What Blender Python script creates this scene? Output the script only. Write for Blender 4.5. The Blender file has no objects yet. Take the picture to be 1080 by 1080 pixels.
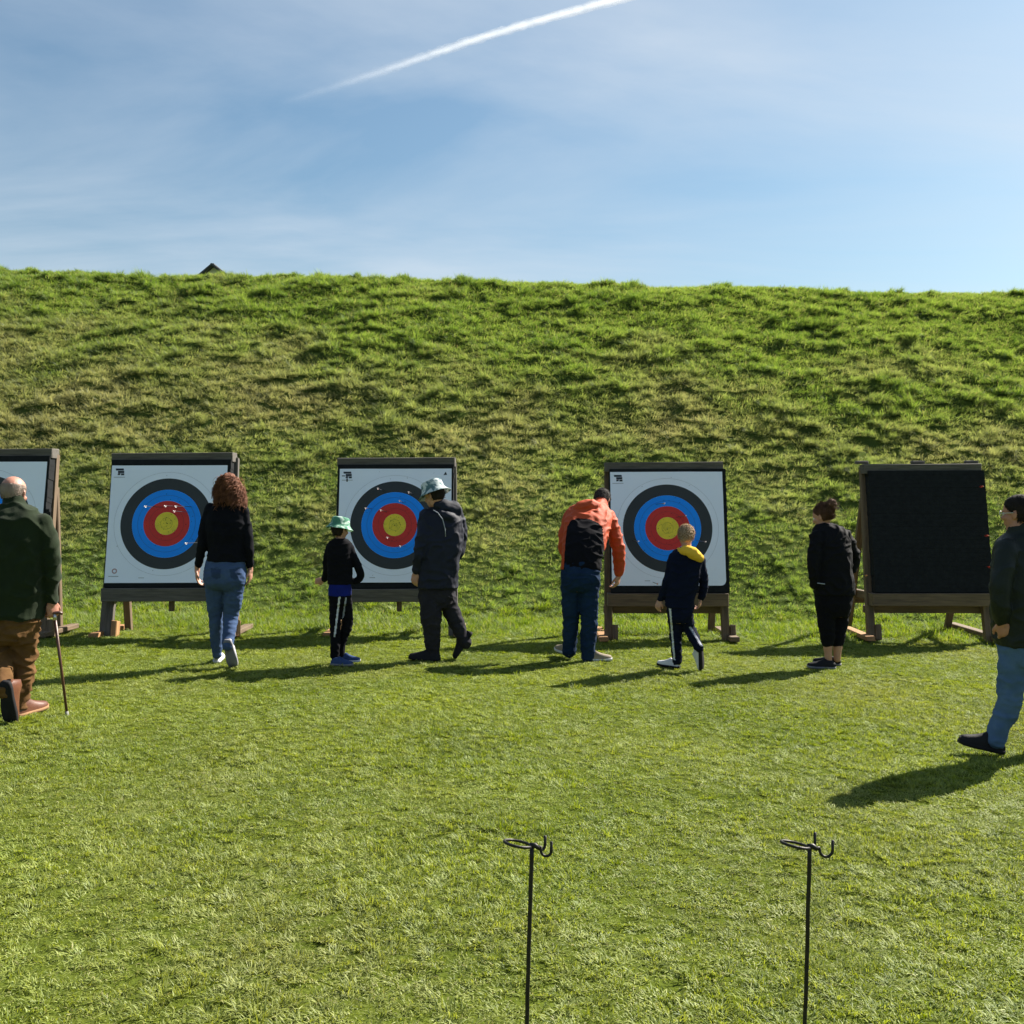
import bpy, bmesh, math, random
import numpy as np
from mathutils import Vector, Matrix, Euler, Quaternion, noise as mnoise

R = math.radians
random.seed(7)
rng = np.random.default_rng(11)
scene = bpy.context.scene
col = scene.collection

# ------------------------------------------------------------------ camera
PITCH, ROLL, EYE = R(0.64), R(0.95), 1.5
_f = Vector((0, math.cos(PITCH), -math.sin(PITCH)))
_u = Vector((0, math.sin(PITCH), math.cos(PITCH)))
_r = Vector((1, 0, 0))
CR = _r * math.cos(ROLL) + _u * math.sin(ROLL)
CU = _u * math.cos(ROLL) - _r * math.sin(ROLL)
CPOS = Vector((0, 0, EYE))
cam_data = bpy.data.cameras.new('camera')
cam = bpy.data.objects.new('camera', cam_data)
col.objects.link(cam)
cam_data.lens = 36.0
cam_data.sensor_width = 36.0
cam_data.clip_start = 0.05
cam_data.clip_end = 20000
m = Matrix.Identity(4)
for i in range(3):
    m[i][0], m[i][1], m[i][2], m[i][3] = CR[i], CU[i], -_f[i], CPOS[i]
cam.matrix_world = m
scene.camera = cam

def U(px, py, Y):
    """point of the place at distance Y that was measured at photo position px, py"""
    d = _f + CR * ((px - 540) / 1080) + CU * ((540 - py) / 1080)
    return CPOS + d * (Y / d.y)

def G(px, py):
    d = _f + CR * ((px - 540) / 1080) + CU * ((540 - py) / 1080)
    return CPOS + d * (-EYE / d.z)

# ------------------------------------------------------------------ light
SUN_EL, SUN_AZ = R(41), R(52)          # azimuth clockwise from +Y
world = bpy.data.worlds.new('World')
scene.world = world
world.use_nodes = True
wn = world.node_tree
wn.nodes.clear()
def N(t, typ, **kw):
    n = t.nodes.new(typ)
    for k, v in kw.items():
        if k.startswith('i_'):
            key = k[2:]
            key = int(key) if key.isdigit() else key.replace('_', ' ')
            n.inputs[key].default_value = v
        else:
            setattr(n, k, v)
    return n
def L(t, a, b):
    t.links.new(a, b)
w_out = N(wn, 'ShaderNodeOutputWorld')
w_bg = N(wn, 'ShaderNodeBackground', i_Strength=0.0425)
w_sky = N(wn, 'ShaderNodeTexSky', sky_type='NISHITA', sun_disc=False)
w_sky.sun_elevation = SUN_EL
w_sky.sun_rotation = SUN_AZ
w_sky.altitude = 50
w_sky.air_density = 1.15
w_sky.dust_density = 1.15
w_sky.ozone_density = 4.6
# thin cirrus veil over the whole dome
w_tc = N(wn, 'ShaderNodeTexCoord')
w_sep = N(wn, 'ShaderNodeSeparateXYZ')
L(wn, w_tc.outputs['Generated'], w_sep.inputs[0])
w_z = N(wn, 'ShaderNodeMath', operation='MAXIMUM'); w_z.inputs[1].default_value = 0.0
L(wn, w_sep.outputs['Z'], w_z.inputs[0])
w_za = N(wn, 'ShaderNodeMath', operation='ADD'); w_za.inputs[1].default_value = 0.22
L(wn, w_z.outputs[0], w_za.inputs[0])
w_dx = N(wn, 'ShaderNodeMath', operation='DIVIDE'); w_dy = N(wn, 'ShaderNodeMath', operation='DIVIDE')
L(wn, w_sep.outputs['X'], w_dx.inputs[0]); L(wn, w_za.outputs[0], w_dx.inputs[1])
L(wn, w_sep.outputs['Y'], w_dy.inputs[0]); L(wn, w_za.outputs[0], w_dy.inputs[1])
w_cmb = N(wn, 'ShaderNodeCombineXYZ')
L(wn, w_dx.outputs[0], w_cmb.inputs[0]); L(wn, w_dy.outputs[0], w_cmb.inputs[1])
w_map = N(wn, 'ShaderNodeMapping')
w_map.inputs['Rotation'].default_value = (0, 0, R(24))
w_map.inputs['Scale'].default_value = (0.75, 1.7, 1)
w_map.inputs['Location'].default_value = (14.0, 6.0, 0)
L(wn, w_cmb.outputs[0], w_map.inputs[0])
w_n1 = N(wn, 'ShaderNodeTexNoise', i_Scale=1.1, i_Detail=9.0, i_Roughness=0.55, i_Distortion=0.5)
L(wn, w_map.outputs[0], w_n1.inputs['Vector'])
w_r1 = N(wn, 'ShaderNodeMapRange', i_1=0.36, i_2=0.78, i_3=0.02, i_4=0.66)
L(wn, w_n1.outputs['Fac'], w_r1.inputs[0])
w_mix = N(wn, 'ShaderNodeMix', data_type='RGBA')
L(wn, w_r1.outputs[0], w_mix.inputs['Factor'])
w_tint = N(wn, 'ShaderNodeMix', data_type='RGBA', blend_type='MULTIPLY')
w_tint.inputs['Factor'].default_value = 1.0
w_tint.inputs[7].default_value = (0.97, 1.06, 0.97, 1)
L(wn, w_sky.outputs[0], w_tint.inputs[6])
L(wn, w_tint.outputs[2], w_mix.inputs[6])
w_mix.inputs[7].default_value = (6.2, 6.8, 7.5, 1)
L(wn, w_mix.outputs[2], w_bg.inputs[0])
L(wn, w_bg.outputs[0], w_out.inputs[0])

sun_data = bpy.data.lights.new('sun', 'SUN')
sun_data.energy = 5.0
sun_data.angle = R(0.53)
sun_data.color = (1.0, 0.93, 0.82)
sun = bpy.data.objects.new('sun', sun_data)
col.objects.link(sun)
sdir = Vector((math.cos(SUN_EL) * math.sin(SUN_AZ), math.cos(SUN_EL) * math.cos(SUN_AZ), math.sin(SUN_EL)))
sun.rotation_euler = sdir.to_track_quat('Z', 'Y').to_euler()
sun.location = sdir * 60
scene.view_settings.view_transform = 'Standard'
scene.view_settings.look = 'None'
scene.view_settings.gamma = 1
scene.view_settings.exposure = 1.52
scene.view_settings.use_curve_mapping = False
scene.render.engine = 'CYCLES'
scene.cycles.max_bounces = 8
scene.cycles.transparent_max_bounces = 24

# ------------------------------------------------------------------ materials
def new_mat(name):
    mt = bpy.data.materials.new(name)
    mt.use_nodes = True
    t = mt.node_tree
    t.nodes.clear()
    out = N(t, 'ShaderNodeOutputMaterial')
    return mt, t, out

def ramp(t, stops, interp='LINEAR'):
    r = N(t, 'ShaderNodeValToRGB')
    r.color_ramp.interpolation = interp
    e = r.color_ramp.elements
    while len(e) < len(stops):
        e.new(0.5)
    for el, (p, c) in zip(e, stops):
        el.position = p
        el.color = (c[0], c[1], c[2], 1)
    return r

def simple_mat(name, c1, c2=None, scale=8.0, rough=0.8, bump=0.3, bscale=60.0, coord='Object',
               stretch=(1, 1, 1), metallic=0.0, detail=6.0, sheen=0.0, sub=0.0, dist=0.004, spec=0.5):
    mt, t, out = new_mat(name)
    p = N(t, 'ShaderNodeBsdfPrincipled')
    tc = N(t, 'ShaderNodeTexCoord')
    mp = N(t, 'ShaderNodeMapping'); mp.inputs['Scale'].default_value = stretch
    L(t, tc.outputs[coord], mp.inputs[0])
    n1 = N(t, 'ShaderNodeTexNoise', i_Scale=scale, i_Detail=detail, i_Roughness=0.6)
    L(t, mp.outputs[0], n1.inputs['Vector'])
    c2 = c2 or tuple(x * 0.7 for x in c1)
    r = ramp(t, [(0.3, c2), (0.7, c1)])
    L(t, n1.outputs['Fac'], r.inputs[0])
    L(t, r.outputs[0], p.inputs['Base Color'])
    p.inputs['Roughness'].default_value = rough
    p.inputs['Metallic'].default_value = metallic
    p.inputs['Specular IOR Level'].default_value = spec
    p.inputs['Sheen Weight'].default_value = sheen
    if sub:
        p.inputs['Subsurface Weight'].default_value = sub
        p.inputs['Subsurface Radius'].default_value = (0.012, 0.005, 0.003)
    n2 = N(t, 'ShaderNodeTexNoise', i_Scale=bscale, i_Detail=4.0)
    L(t, mp.outputs[0], n2.inputs['Vector'])
    b = N(t, 'ShaderNodeBump', i_Strength=bump, i_Distance=dist)
    L(t, n2.outputs['Fac'], b.inputs['Height'])
    L(t, b.outputs[0], p.inputs['Normal'])
    L(t, p.outputs[0], out.inputs[0])
    return mt

def grass_mat(name, stops, dry, dry_lo, dry_hi, trans=0.42, wscale=0.7, zgrad=None, dry2=None):
    """leaf material: blade tone attribute + patchy species colour over the place, thin translucent leaf"""
    mt, t, out = new_mat(name)
    at = N(t, 'ShaderNodeAttribute', attribute_name='tone')
    rp = ramp(t, stops)
    geo = N(t, 'ShaderNodeNewGeometry')
    n1 = N(t, 'ShaderNodeTexNoise', i_Scale=wscale, i_Detail=5.0, i_Roughness=0.62)
    L(t, geo.outputs['Position'], n1.inputs['Vector'])
    oi = N(t, 'ShaderNodeObjectInfo')
    # tone + patch shift
    s1 = N(t, 'ShaderNodeMath', operation='MULTIPLY_ADD'); s1.inputs[1].default_value = 1.25; s1.inputs[2].default_value = -0.625
    L(t, n1.outputs['Fac'], s1.inputs[0])
    s2 = N(t, 'ShaderNodeMath', operation='ADD', use_clamp=True)
    L(t, at.outputs['Fac'], s2.inputs[0]); L(t, s1.outputs[0], s2.inputs[1])
    L(t, s2.outputs[0], rp.inputs[0])
    n2 = N(t, 'ShaderNodeTexNoise', i_Scale=wscale * 0.45, i_Detail=6.0, i_Roughness=0.65)
    off = N(t, 'ShaderNodeVectorMath', operation='ADD'); off.inputs[1].default_value = (37.1, 12.7, 5.3)
    L(t, geo.outputs['Position'], off.inputs[0]); L(t, off.outputs[0], n2.inputs['Vector'])
    mr = N(t, 'ShaderNodeMapRange', i_1=dry_lo, i_2=dry_hi, i_3=0.0, i_4=0.85)
    src = n2.outputs['Fac']
    if zgrad:
        sp = N(t, 'ShaderNodeSeparateXYZ'); L(t, geo.outputs['Position'], sp.inputs[0])
        zr = N(t, 'ShaderNodeValToRGB')
        e = zr.color_ramp.elements
        while len(e) < len(zgrad):
            e.new(0.5)
        for el, (pz, v) in zip(e, zgrad):
            el.position = pz / 8.0; el.color = (v, v, v, 1)
        zd = N(t, 'ShaderNodeMath', operation='DIVIDE'); zd.inputs[1].default_value = 8.0
        L(t, sp.outputs['Z'], zd.inputs[0]); L(t, zd.outputs[0], zr.inputs[0])
        # drier to the left of the slope
        xr = N(t, 'ShaderNodeMapRange', i_1=-7.0, i_2=7.0, i_3=0.06, i_4=-0.07)
        L(t, sp.outputs['X'], xr.inputs[0])
        a1 = N(t, 'ShaderNodeMath', operation='ADD'); L(t, zr.outputs[0], a1.inputs[0]); L(t, xr.outputs[0], a1.inputs[1])
        a2 = N(t, 'ShaderNodeMath', operation='ADD'); a2.inputs[1].default_value = -0.25
        L(t, a1.outputs[0], a2.inputs[0])
        a3 = N(t, 'ShaderNodeMath', operation='ADD'); L(t, n2.outputs['Fac'], a3.inputs[0]); L(t, a2.outputs[0], a3.inputs[1])
        src = a3.outputs[0]
    L(t, src, mr.inputs[0])
    dr = ramp(t, [(0.0, dry2 or tuple(x * 0.6 for x in dry)), (1.0, dry)])
    L(t, at.outputs['Fac'], dr.inputs[0])
    mx = N(t, 'ShaderNodeMix', data_type='RGBA')
    L(t, mr.outputs[0], mx.inputs['Factor']); L(t, rp.outputs[0], mx.inputs[6]); L(t, dr.outputs[0], mx.inputs[7])
    # straw blades
    st = N(t, 'ShaderNodeAttribute', attribute_name='straw')
    mx2 = N(t, 'ShaderNodeMix', data_type='RGBA')
    L(t, st.outputs['Fac'], mx2.inputs['Factor']); L(t, mx.outputs[2], mx2.inputs[6])
    mx2.inputs[7].default_value = (0.29, 0.27, 0.11, 1)
    df = N(t, 'ShaderNodeBsdfDiffuse'); tr = N(t, 'ShaderNodeBsdfTranslucent')
    L(t, mx2.outputs[2], df.inputs[0])
    hs = N(t, 'ShaderNodeHueSaturation', i_Hue=0.49, i_Saturation=1.15, i_Value=1.35)
    L(t, mx2.outputs[2], hs.inputs['Color']); L(t, hs.outputs[0], tr.inputs[0])
    ms = N(t, 'ShaderNodeMixShader'); ms.inputs[0].default_value = trans
    L(t, df.outputs[0], ms.inputs[1]); L(t, tr.outputs[0], ms.inputs[2])
    gl = N(t, 'ShaderNodeBsdfGlossy', i_Roughness=0.6); gl.inputs[0].default_value = (0.9, 0.95, 0.9, 1)
    ms2 = N(t, 'ShaderNodeMixShader'); ms2.inputs[0].default_value = 0.03
    L(t, ms.outputs[0], ms2.inputs[1]); L(t, gl.outputs[0], ms2.inputs[2])
    L(t, ms2.outputs[0], out.inputs[0])
    return mt

M = {}
M['lawn'] = grass_mat('lawn_leaf', [(0.0, (0.08, 0.13, 0.016)), (0.5, (0.19, 0.243, 0.032)), (1.0, (0.30, 0.345, 0.070))],
                      (0.29, 0.30, 0.085), 0.48, 0.82, trans=0.38, wscale=0.9)
M['bank'] = grass_mat('bank_leaf', [(0.0, (0.06, 0.115, 0.024)), (0.45, (0.14, 0.215, 0.044)), (1.0, (0.25, 0.325, 0.085))],
                      (0.34, 0.325, 0.15), 0.44, 0.74, trans=0.52, wscale=0.8,
                      zgrad=[(0.0, 0.12), (1.2, 0.27), (2.6, 0.41), (4.0, 0.33), (5.4, 0.13), (8.0, 0.06)],
                      dry2=(0.20, 0.20, 0.085))
M['verge'] = grass_mat('verge_leaf', [(0.0, (0.07, 0.13, 0.018)), (0.5, (0.15, 0.215, 0.032)), (1.0, (0.235, 0.295, 0.052))],
                       (0.20, 0.22, 0.06), 0.6, 0.85, trans=0.45, wscale=1.2)
def soil_mat(name, a, b, c):
    mt, t, out = new_mat(name)
    p = N(t, 'ShaderNodeBsdfPrincipled', i_Roughness=1.0)
    p.inputs['Specular IOR Level'].default_value = 0.0
    geo = N(t, 'ShaderNodeNewGeometry')
    n1 = N(t, 'ShaderNodeTexNoise', i_Scale=1.3, i_Detail=10.0, i_Roughness=0.7)
    L(t, geo.outputs['Position'], n1.inputs['Vector'])
    r = ramp(t, [(0.3, a), (0.55, b), (0.75, c)])
    L(t, n1.outputs['Fac'], r.inputs[0]); L(t, r.outputs[0], p.inputs['Base Color'])
    n2 = N(t, 'ShaderNodeTexNoise', i_Scale=45.0, i_Detail=6.0)
    L(t, geo.outputs['Position'], n2.inputs['Vector'])
    bp = N(t, 'ShaderNodeBump', i_Strength=0.6, i_Distance=0.03)
    L(t, n2.outputs['Fac'], bp.inputs['Height']); L(t, bp.outputs[0], p.inputs['Normal'])
    L(t, p.outputs[0], out.inputs[0])
    return mt
M['soil'] = soil_mat('turf_soil', (0.045, 0.062, 0.010), (0.07, 0.092, 0.014), (0.10, 0.11, 0.022))
M['bank_soil'] = soil_mat('bank_thatch', (0.035, 0.05, 0.014), (0.06, 0.085, 0.02), (0.10, 0.095, 0.035))

M['wood_grey'] = simple_mat('weathered_grey_wood', (0.125, 0.112, 0.095), (0.058, 0.050, 0.042), scale=5, rough=0.85, bump=0.5, bscale=30, stretch=(9, 9, 0.7))
M['wood_brown'] = simple_mat('brown_softwood', (0.17, 0.115, 0.065), (0.075, 0.05, 0.03), scale=5, rough=0.8, bump=0.5, bscale=30, stretch=(9, 9, 0.7))
M['wood_orange'] = simple_mat('sunlit_orange_wood', (0.40, 0.21, 0.085), (0.24, 0.12, 0.05), scale=5, rough=0.8, bump=0.4, bscale=30, stretch=(9, 9, 0.7))  # sunlit orange-brown look of the stand feet put into the wood colour
M['foam'] = simple_mat('black_foam', (0.016, 0.018, 0.020), (0.010, 0.011, 0.012), scale=20, rough=0.95, bump=0.6, bscale=220, spec=0.15)
M['paper'] = simple_mat('white_target_paper', (0.80, 0.845, 0.97), (0.77, 0.815, 0.94), scale=3, rough=0.6, bump=0.08, bscale=14, spec=0.3)
M['ring_black'] = simple_mat('black_print', (0.035, 0.040, 0.044), (0.028, 0.032, 0.036), scale=5, rough=0.6, bump=0.08, bscale=14, spec=0.3)
M['ring_blue'] = simple_mat('blue_print', (0.004, 0.26, 0.95), (0.004, 0.24, 0.88), scale=5, rough=0.6, bump=0.08, bscale=14, spec=0.3)
M['ring_red'] = simple_mat('red_print', (0.58, 0.036, 0.030), (0.52, 0.030, 0.027), scale=5, rough=0.6, bump=0.08, bscale=14, spec=0.3)
M['ring_gold'] = simple_mat('gold_print', (0.86, 0.66, 0.045), (0.62, 0.50, 0.05), scale=11, rough=0.65, bump=0.2, bscale=24, spec=0.3)
M['logo'] = simple_mat('navy_print', (0.012, 0.018, 0.035), rough=0.6)
M['logo_grey'] = simple_mat('grey_print', (0.36, 0.37, 0.42), rough=0.6)
M['logo_red'] = simple_mat('pink_print', (0.50, 0.30, 0.30), rough=0.6)
M['shaft'] = simple_mat('carbon_arrow_shaft', (0.03, 0.03, 0.035), rough=0.4)
M['fletch_pink'] = simple_mat('pale_pink_fletching', (0.80, 0.55, 0.55), rough=0.6)
M['fletch_white'] = simple_mat('white_fletching', (0.70, 0.66, 0.66), rough=0.6)
M['fletch_red'] = simple_mat('red_fletching', (0.70, 0.06, 0.035), rough=0.6)
M['nock_orange'] = simple_mat('orange_nock', (0.75, 0.28, 0.10), rough=0.5)
M['iron'] = simple_mat('dark_forged_iron', (0.030, 0.028, 0.026), (0.018, 0.016, 0.015), scale=40, rough=0.5, metallic=0.6, bump=0.4, bscale=90)
M['skin'] = simple_mat('fair_skin', (0.46, 0.25, 0.175), (0.39, 0.19, 0.13), scale=14, rough=0.55, bump=0.1, bscale=200, sub=0.15)
M['skin_ruddy'] = simple_mat('ruddy_skin', (0.43, 0.21, 0.145), (0.36, 0.155, 0.11), scale=14, rough=0.55, bump=0.1, bscale=200, sub=0.15)
M['eye_white'] = simple_mat('eye_white', (0.75, 0.73, 0.70), rough=0.3, bump=0)
M['eye_dark'] = simple_mat('eye_iris', (0.03, 0.02, 0.015), rough=0.2, bump=0)
def cloth(name, c1, c2=None, **k):
    a = dict(scale=9, rough=0.95, bump=0.35, bscale=170, sheen=0.0, spec=0.12)
    a.update(k)
    M[name] = simple_mat(name, c1, c2, **a)
cloth('green_fleece', (0.015, 0.025, 0.010), (0.010, 0.017, 0.007), sheen=0.10)
cloth('brown_corduroy', (0.135, 0.072, 0.028), (0.082, 0.042, 0.017))
cloth('brown_leather', (0.13, 0.048, 0.026), (0.08, 0.03, 0.018), rough=0.4, spec=0.5, bscale=60)
cloth('black_knit', (0.006, 0.0065, 0.010), (0.004, 0.0045, 0.007))
cloth('blue_jeans', (0.055, 0.092, 0.185), (0.034, 0.058, 0.125), scale=6)
cloth('dark_jeans', (0.011, 0.028, 0.068), (0.006, 0.016, 0.042), scale=6)
cloth('washed_jeans', (0.085, 0.145, 0.25), (0.05, 0.092, 0.17), scale=6)
cloth('jeans_pocket', (0.036, 0.060, 0.125), (0.022, 0.038, 0.085), scale=6)
cloth('dark_pocket', (0.008, 0.021, 0.052), (0.005, 0.012, 0.032), scale=6)
cloth('black_cloth', (0.006, 0.006, 0.009), (0.004, 0.004, 0.006))
cloth('black_softshell', (0.0055, 0.0055, 0.008), (0.0035, 0.0035, 0.005), rough=0.85, spec=0.15)
cloth('navy_cloth', (0.005, 0.008, 0.024), (0.0035, 0.0055, 0.016))
cloth('navy_jacket', (0.0055, 0.0085, 0.023), (0.004, 0.006, 0.016), rough=0.7, spec=0.3)
cloth('royal_blue', (0.008, 0.016, 0.17), (0.006, 0.012, 0.11))
cloth('grey_trousers', (0.026, 0.025, 0.031), (0.017, 0.016, 0.021))
cloth('orange_shell', (0.45, 0.062, 0.012), (0.38, 0.047, 0.009), rough=0.7, spec=0.3)
cloth('yellow_lining', (0.72, 0.45, 0.05), (0.62, 0.37, 0.04))
cloth('waxed_jacket', (0.0085, 0.0135, 0.011), (0.007, 0.011, 0.009), rough=0.6, spec=0.25, bscale=90)
cloth('white_stripe', (0.62, 0.64, 0.68))
cloth('grey_stripe', (0.34, 0.36, 0.42))
cloth('shoe_white', (0.62, 0.62, 0.64), (0.52, 0.52, 0.55), rough=0.6)
cloth('shoe_black', (0.014, 0.014, 0.017), rough=0.6)
cloth('shoe_blue', (0.03, 0.06, 0.16), rough=0.6)
cloth('shoe_beige', (0.27, 0.225, 0.17), (0.19, 0.155, 0.115), rough=0.7)
cloth('sole_grey', (0.20, 0.20, 0.22), rough=0.8)
cloth('sole_black', (0.016, 0.016, 0.018), rough=0.8)
cloth('sole_white', (0.60, 0.60, 0.62), rough=0.7)
cloth('sole_tan', (0.33, 0.19, 0.10), rough=0.8)
def hatmat(name, base, dark, lo, hi, sc):
    mt, t, out = new_mat(name)
    p = N(t, 'ShaderNodeBsdfPrincipled', i_Roughness=0.9)
    tc = N(t, 'ShaderNodeTexCoord')
    v = N(t, 'ShaderNodeTexNoise', i_Scale=sc, i_Detail=2.0, i_Distortion=1.0)
    L(t, tc.outputs['Object'], v.inputs['Vector'])
    r = ramp(t, [(lo, base), (hi, dark)])
    L(t, v.outputs['Fac'], r.inputs[0]); L(t, r.outputs[0], p.inputs['Base Color'])
    b = N(t, 'ShaderNodeBump', i_Strength=0.3, i_Distance=0.004)
    n2 = N(t, 'ShaderNodeTexNoise', i_Scale=70.0); L(t, tc.outputs['Object'], n2.inputs['Vector'])
    L(t, n2.outputs['Fac'], b.inputs['Height']); L(t, b.outputs[0], p.inputs['Normal'])
    tr = N(t, 'ShaderNodeBsdfTranslucent'); L(t, r.outputs[0], tr.inputs[0])
    ms = N(t, 'ShaderNodeMixShader'); ms.inputs[0].default_value = 0.25
    L(t, p.outputs[0], ms.inputs[1]); L(t, tr.outputs[0], ms.inputs[2])
    L(t, ms.outputs[0], out.inputs[0])
    M[name] = mt
hatmat('pale_patterned_cotton', (0.60, 0.66, 0.66), (0.10, 0.19, 0.21), 0.44, 0.56, 14.0)
hatmat('mint_patterned_cotton', (0.55, 0.72, 0.62), (0.08, 0.26, 0.17), 0.44, 0.54, 17.0)
def hairm(name, a, b, rough=0.8):
    M[name] = simple_mat(name, a, b, scale=30, rough=rough, bump=0.6, bscale=130, stretch=(1, 1, 0.35), spec=0.2)
hairm('hair_auburn', (0.20, 0.082, 0.046), (0.065, 0.026, 0.015), 0.75)
hairm('hair_brown', (0.13, 0.066, 0.040), (0.055, 0.027, 0.017))
hairm('hair_dark', (0.022, 0.016, 0.013), (0.012, 0.009, 0.008))
hairm('hair_white', (0.34, 0.27, 0.23), (0.24, 0.18, 0.15), 0.8)
hairm('hair_blond', (0.55, 0.41, 0.26), (0.38, 0.26, 0.16), 0.8)
hairm('hair_blond_root', (0.27, 0.18, 0.105), (0.17, 0.11, 0.065), 0.85)
hairm('hair_auburn_lit', (0.30, 0.125, 0.065), (0.12, 0.048, 0.026), 0.7)  # lighter auburn, sunlit highlights of the curls painted into the hair colour
hairm('hair_grey', (0.16, 0.15, 0.145), (0.05, 0.045, 0.042), 0.8)
M['glass_frame'] = simple_mat('pale_spectacle_frame', (0.55, 0.52, 0.48), rough=0.3, bump=0)
M['stick_wood'] = simple_mat('dark_stick_wood', (0.10, 0.042, 0.028), (0.06, 0.024, 0.016), rough=0.4, bump=0.2)
M['silver'] = simple_mat('silver_collar', (0.62, 0.62, 0.62), rough=0.3, metallic=0.9, bump=0)
M['rubber'] = simple_mat('grey_rubber', (0.28, 0.28, 0.27), rough=0.8)
M['render_wall'] = simple_mat('pale_rendered_wall', (0.72, 0.71, 0.64), (0.66, 0.65, 0.58), scale=2, rough=0.9)
M['slate'] = simple_mat('dark_slate', (0.050, 0.055, 0.065), (0.03, 0.033, 0.04), scale=4, rough=0.6)
M['barge'] = simple_mat('dark_painted_board', (0.045, 0.05, 0.06), rough=0.6)

# ------------------------------------------------------------------ object helpers
def tag(o, label=None, cat=None, group=None, kind=None):
    if label: o['label'] = label
    if cat: o['category'] = cat
    if group: o['group'] = group
    if kind: o['kind'] = kind
    return o

def empty(name, loc, label=None, cat=None, group=None, rz=0.0):
    o = bpy.data.objects.new(name, None)
    o.empty_display_size = 0.2
    o.location = loc
    o.rotation_euler = (0, 0, rz)
    col.objects.link(o)
    return tag(o, label, cat, group)

def link(name, me, mat=None, parent=None, smooth=True, mat_list=None):
    o = bpy.data.objects.new(name, me)
    col.objects.link(o)
    if mat_list:
        me.materials.clear()
        for k in mat_list: me.materials.append(M[k])
    elif mat is not None:
        me.materials.clear(); me.materials.append(M[mat])
    if smooth:
        me.polygons.foreach_set('use_smooth', [True] * len(me.polygons))
    if parent is not None:
        o.parent = parent
    return o

def mesh_np(name, V, F):
    me = bpy.data.meshes.new(name)
    me.from_pydata([tuple(v) for v in V], [], [tuple(f) for f in F])
    me.update()
    return me

def box_mesh(name, sx, sy, sz, bev=0.006, jitter=0.0):
    bm = bmesh.new()
    bmesh.ops.create_cube(bm, size=1.0)
    for v in bm.verts:
        v.co = Vector((v.co.x * sx, v.co.y * sy, v.co.z * sz))
    if bev:
        bmesh.ops.bevel(bm, geom=bm.edges[:], offset=bev, segments=1, affect='EDGES')
    if jitter:
        for v in bm.verts:
            v.co += Vector((random.uniform(-1, 1), random.uniform(-1, 1), random.uniform(-1, 1))) * jitter
    me = bpy.data.meshes.new(name)
    bm.to_mesh(me); bm.free()
    return me

def beam(name, p0, p1, w, d, mat, parent, xdir=Vector((1, 0, 0)), bev=0.006):
    """squared timber from p0 to p1 (local to parent): w along xdir, d across; local z runs along the grain"""
    p0, p1 = Vector(p0), Vector(p1)
    z = (p1 - p0); ln = z.length; z.normalize()
    y = z.cross(xdir)
    if y.length < 1e-4: y = z.cross(Vector((0, 1, 0)))
    y.normalize(); x = y.cross(z)
    # a little subdivided so that the timber is not perfectly straight
    bm = bmesh.new(); bmesh.ops.create_cube(bm, size=1.0)
    for v in bm.verts: v.co = Vector((v.co.x * w, v.co.y * d, v.co.z * ln))
    bmesh.ops.bevel(bm, geom=bm.edges[:], offset=min(bev, w * .2, d * .2), segments=1, affect='EDGES')
    for v in bm.verts:
        v.co += Vector((random.uniform(-1, 1), random.uniform(-1, 1), random.uniform(-1, 1))) * 0.0025
    me = bpy.data.meshes.new(name); bm.to_mesh(me); bm.free()
    o = link(name, me, mat, parent, smooth=False)
    mm = Matrix.Identity(4)
    c = (p0 + p1) / 2
    for i in range(3):
        mm[i][0], mm[i][1], mm[i][2], mm[i][3] = x[i], y[i], z[i], c[i]
    o.matrix_local = mm
    return o

def tube_mesh(name, pts, r, seg=8):
    V, F = [], []
    n = len(pts)
    pts = [Vector(p) for p in pts]
    prev = None
    for i, p in enumerate(pts):
        t = (pts[min(i + 1, n - 1)] - pts[max(i - 1, 0)]).normalized()
        if prev is None:
            a = t.cross(Vector((0, 0, 1)))
            if a.length < .1: a = t.cross(Vector((1, 0, 0)))
        else:
            a = prev - t * prev.dot(t)
        a.normalize(); prev = a; b = t.cross(a)
        rr = r[i] if isinstance(r, (list, tuple)) else r
        for k in range(seg):
            an = 2 * math.pi * k / seg
            V.append(p + (a * math.cos(an) + b * math.sin(an)) * rr)
    for i in range(n - 1):
        for k in range(seg):
            F.append((i * seg + k, i * seg + (k + 1) % seg, (i + 1) * seg + (k + 1) % seg, (i + 1) * seg + k))
    F.append(tuple(range(seg - 1, -1, -1))); F.append(tuple((n - 1) * seg + k for k in range(seg)))
    return mesh_np(name, V, F)

# ------------------------------------------------------------------ terrain
def fbm(X, Y, seed, f0, octs=4, gain=0.5):
    """value noise on arrays"""
    out = np.zeros_like(X); a = 1.0; tot = 0
    for k in range(octs):
        r = np.random.default_rng(seed + k)
        T = r.random((256, 256))
        x = X * f0 + 17.3 * k; y = Y * f0 + 9.1 * k
        xi = np.floor(x).astype(int); yi = np.floor(y).astype(int)
        fx = x - xi; fy = y - yi
        fx = fx * fx * (3 - 2 * fx); fy = fy * fy * (3 - 2 * fy)
        g = lambda i, j: T[(xi + i) % 256, (yi + j) % 256]
        v = (g(0, 0) * (1 - fx) + g(1, 0) * fx) * (1 - fy) + (g(0, 1) * (1 - fx) + g(1, 1) * fx) * fy
        out += a * v; tot += a; a *= gain; f0 *= 2.07
    return out / tot

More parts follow.
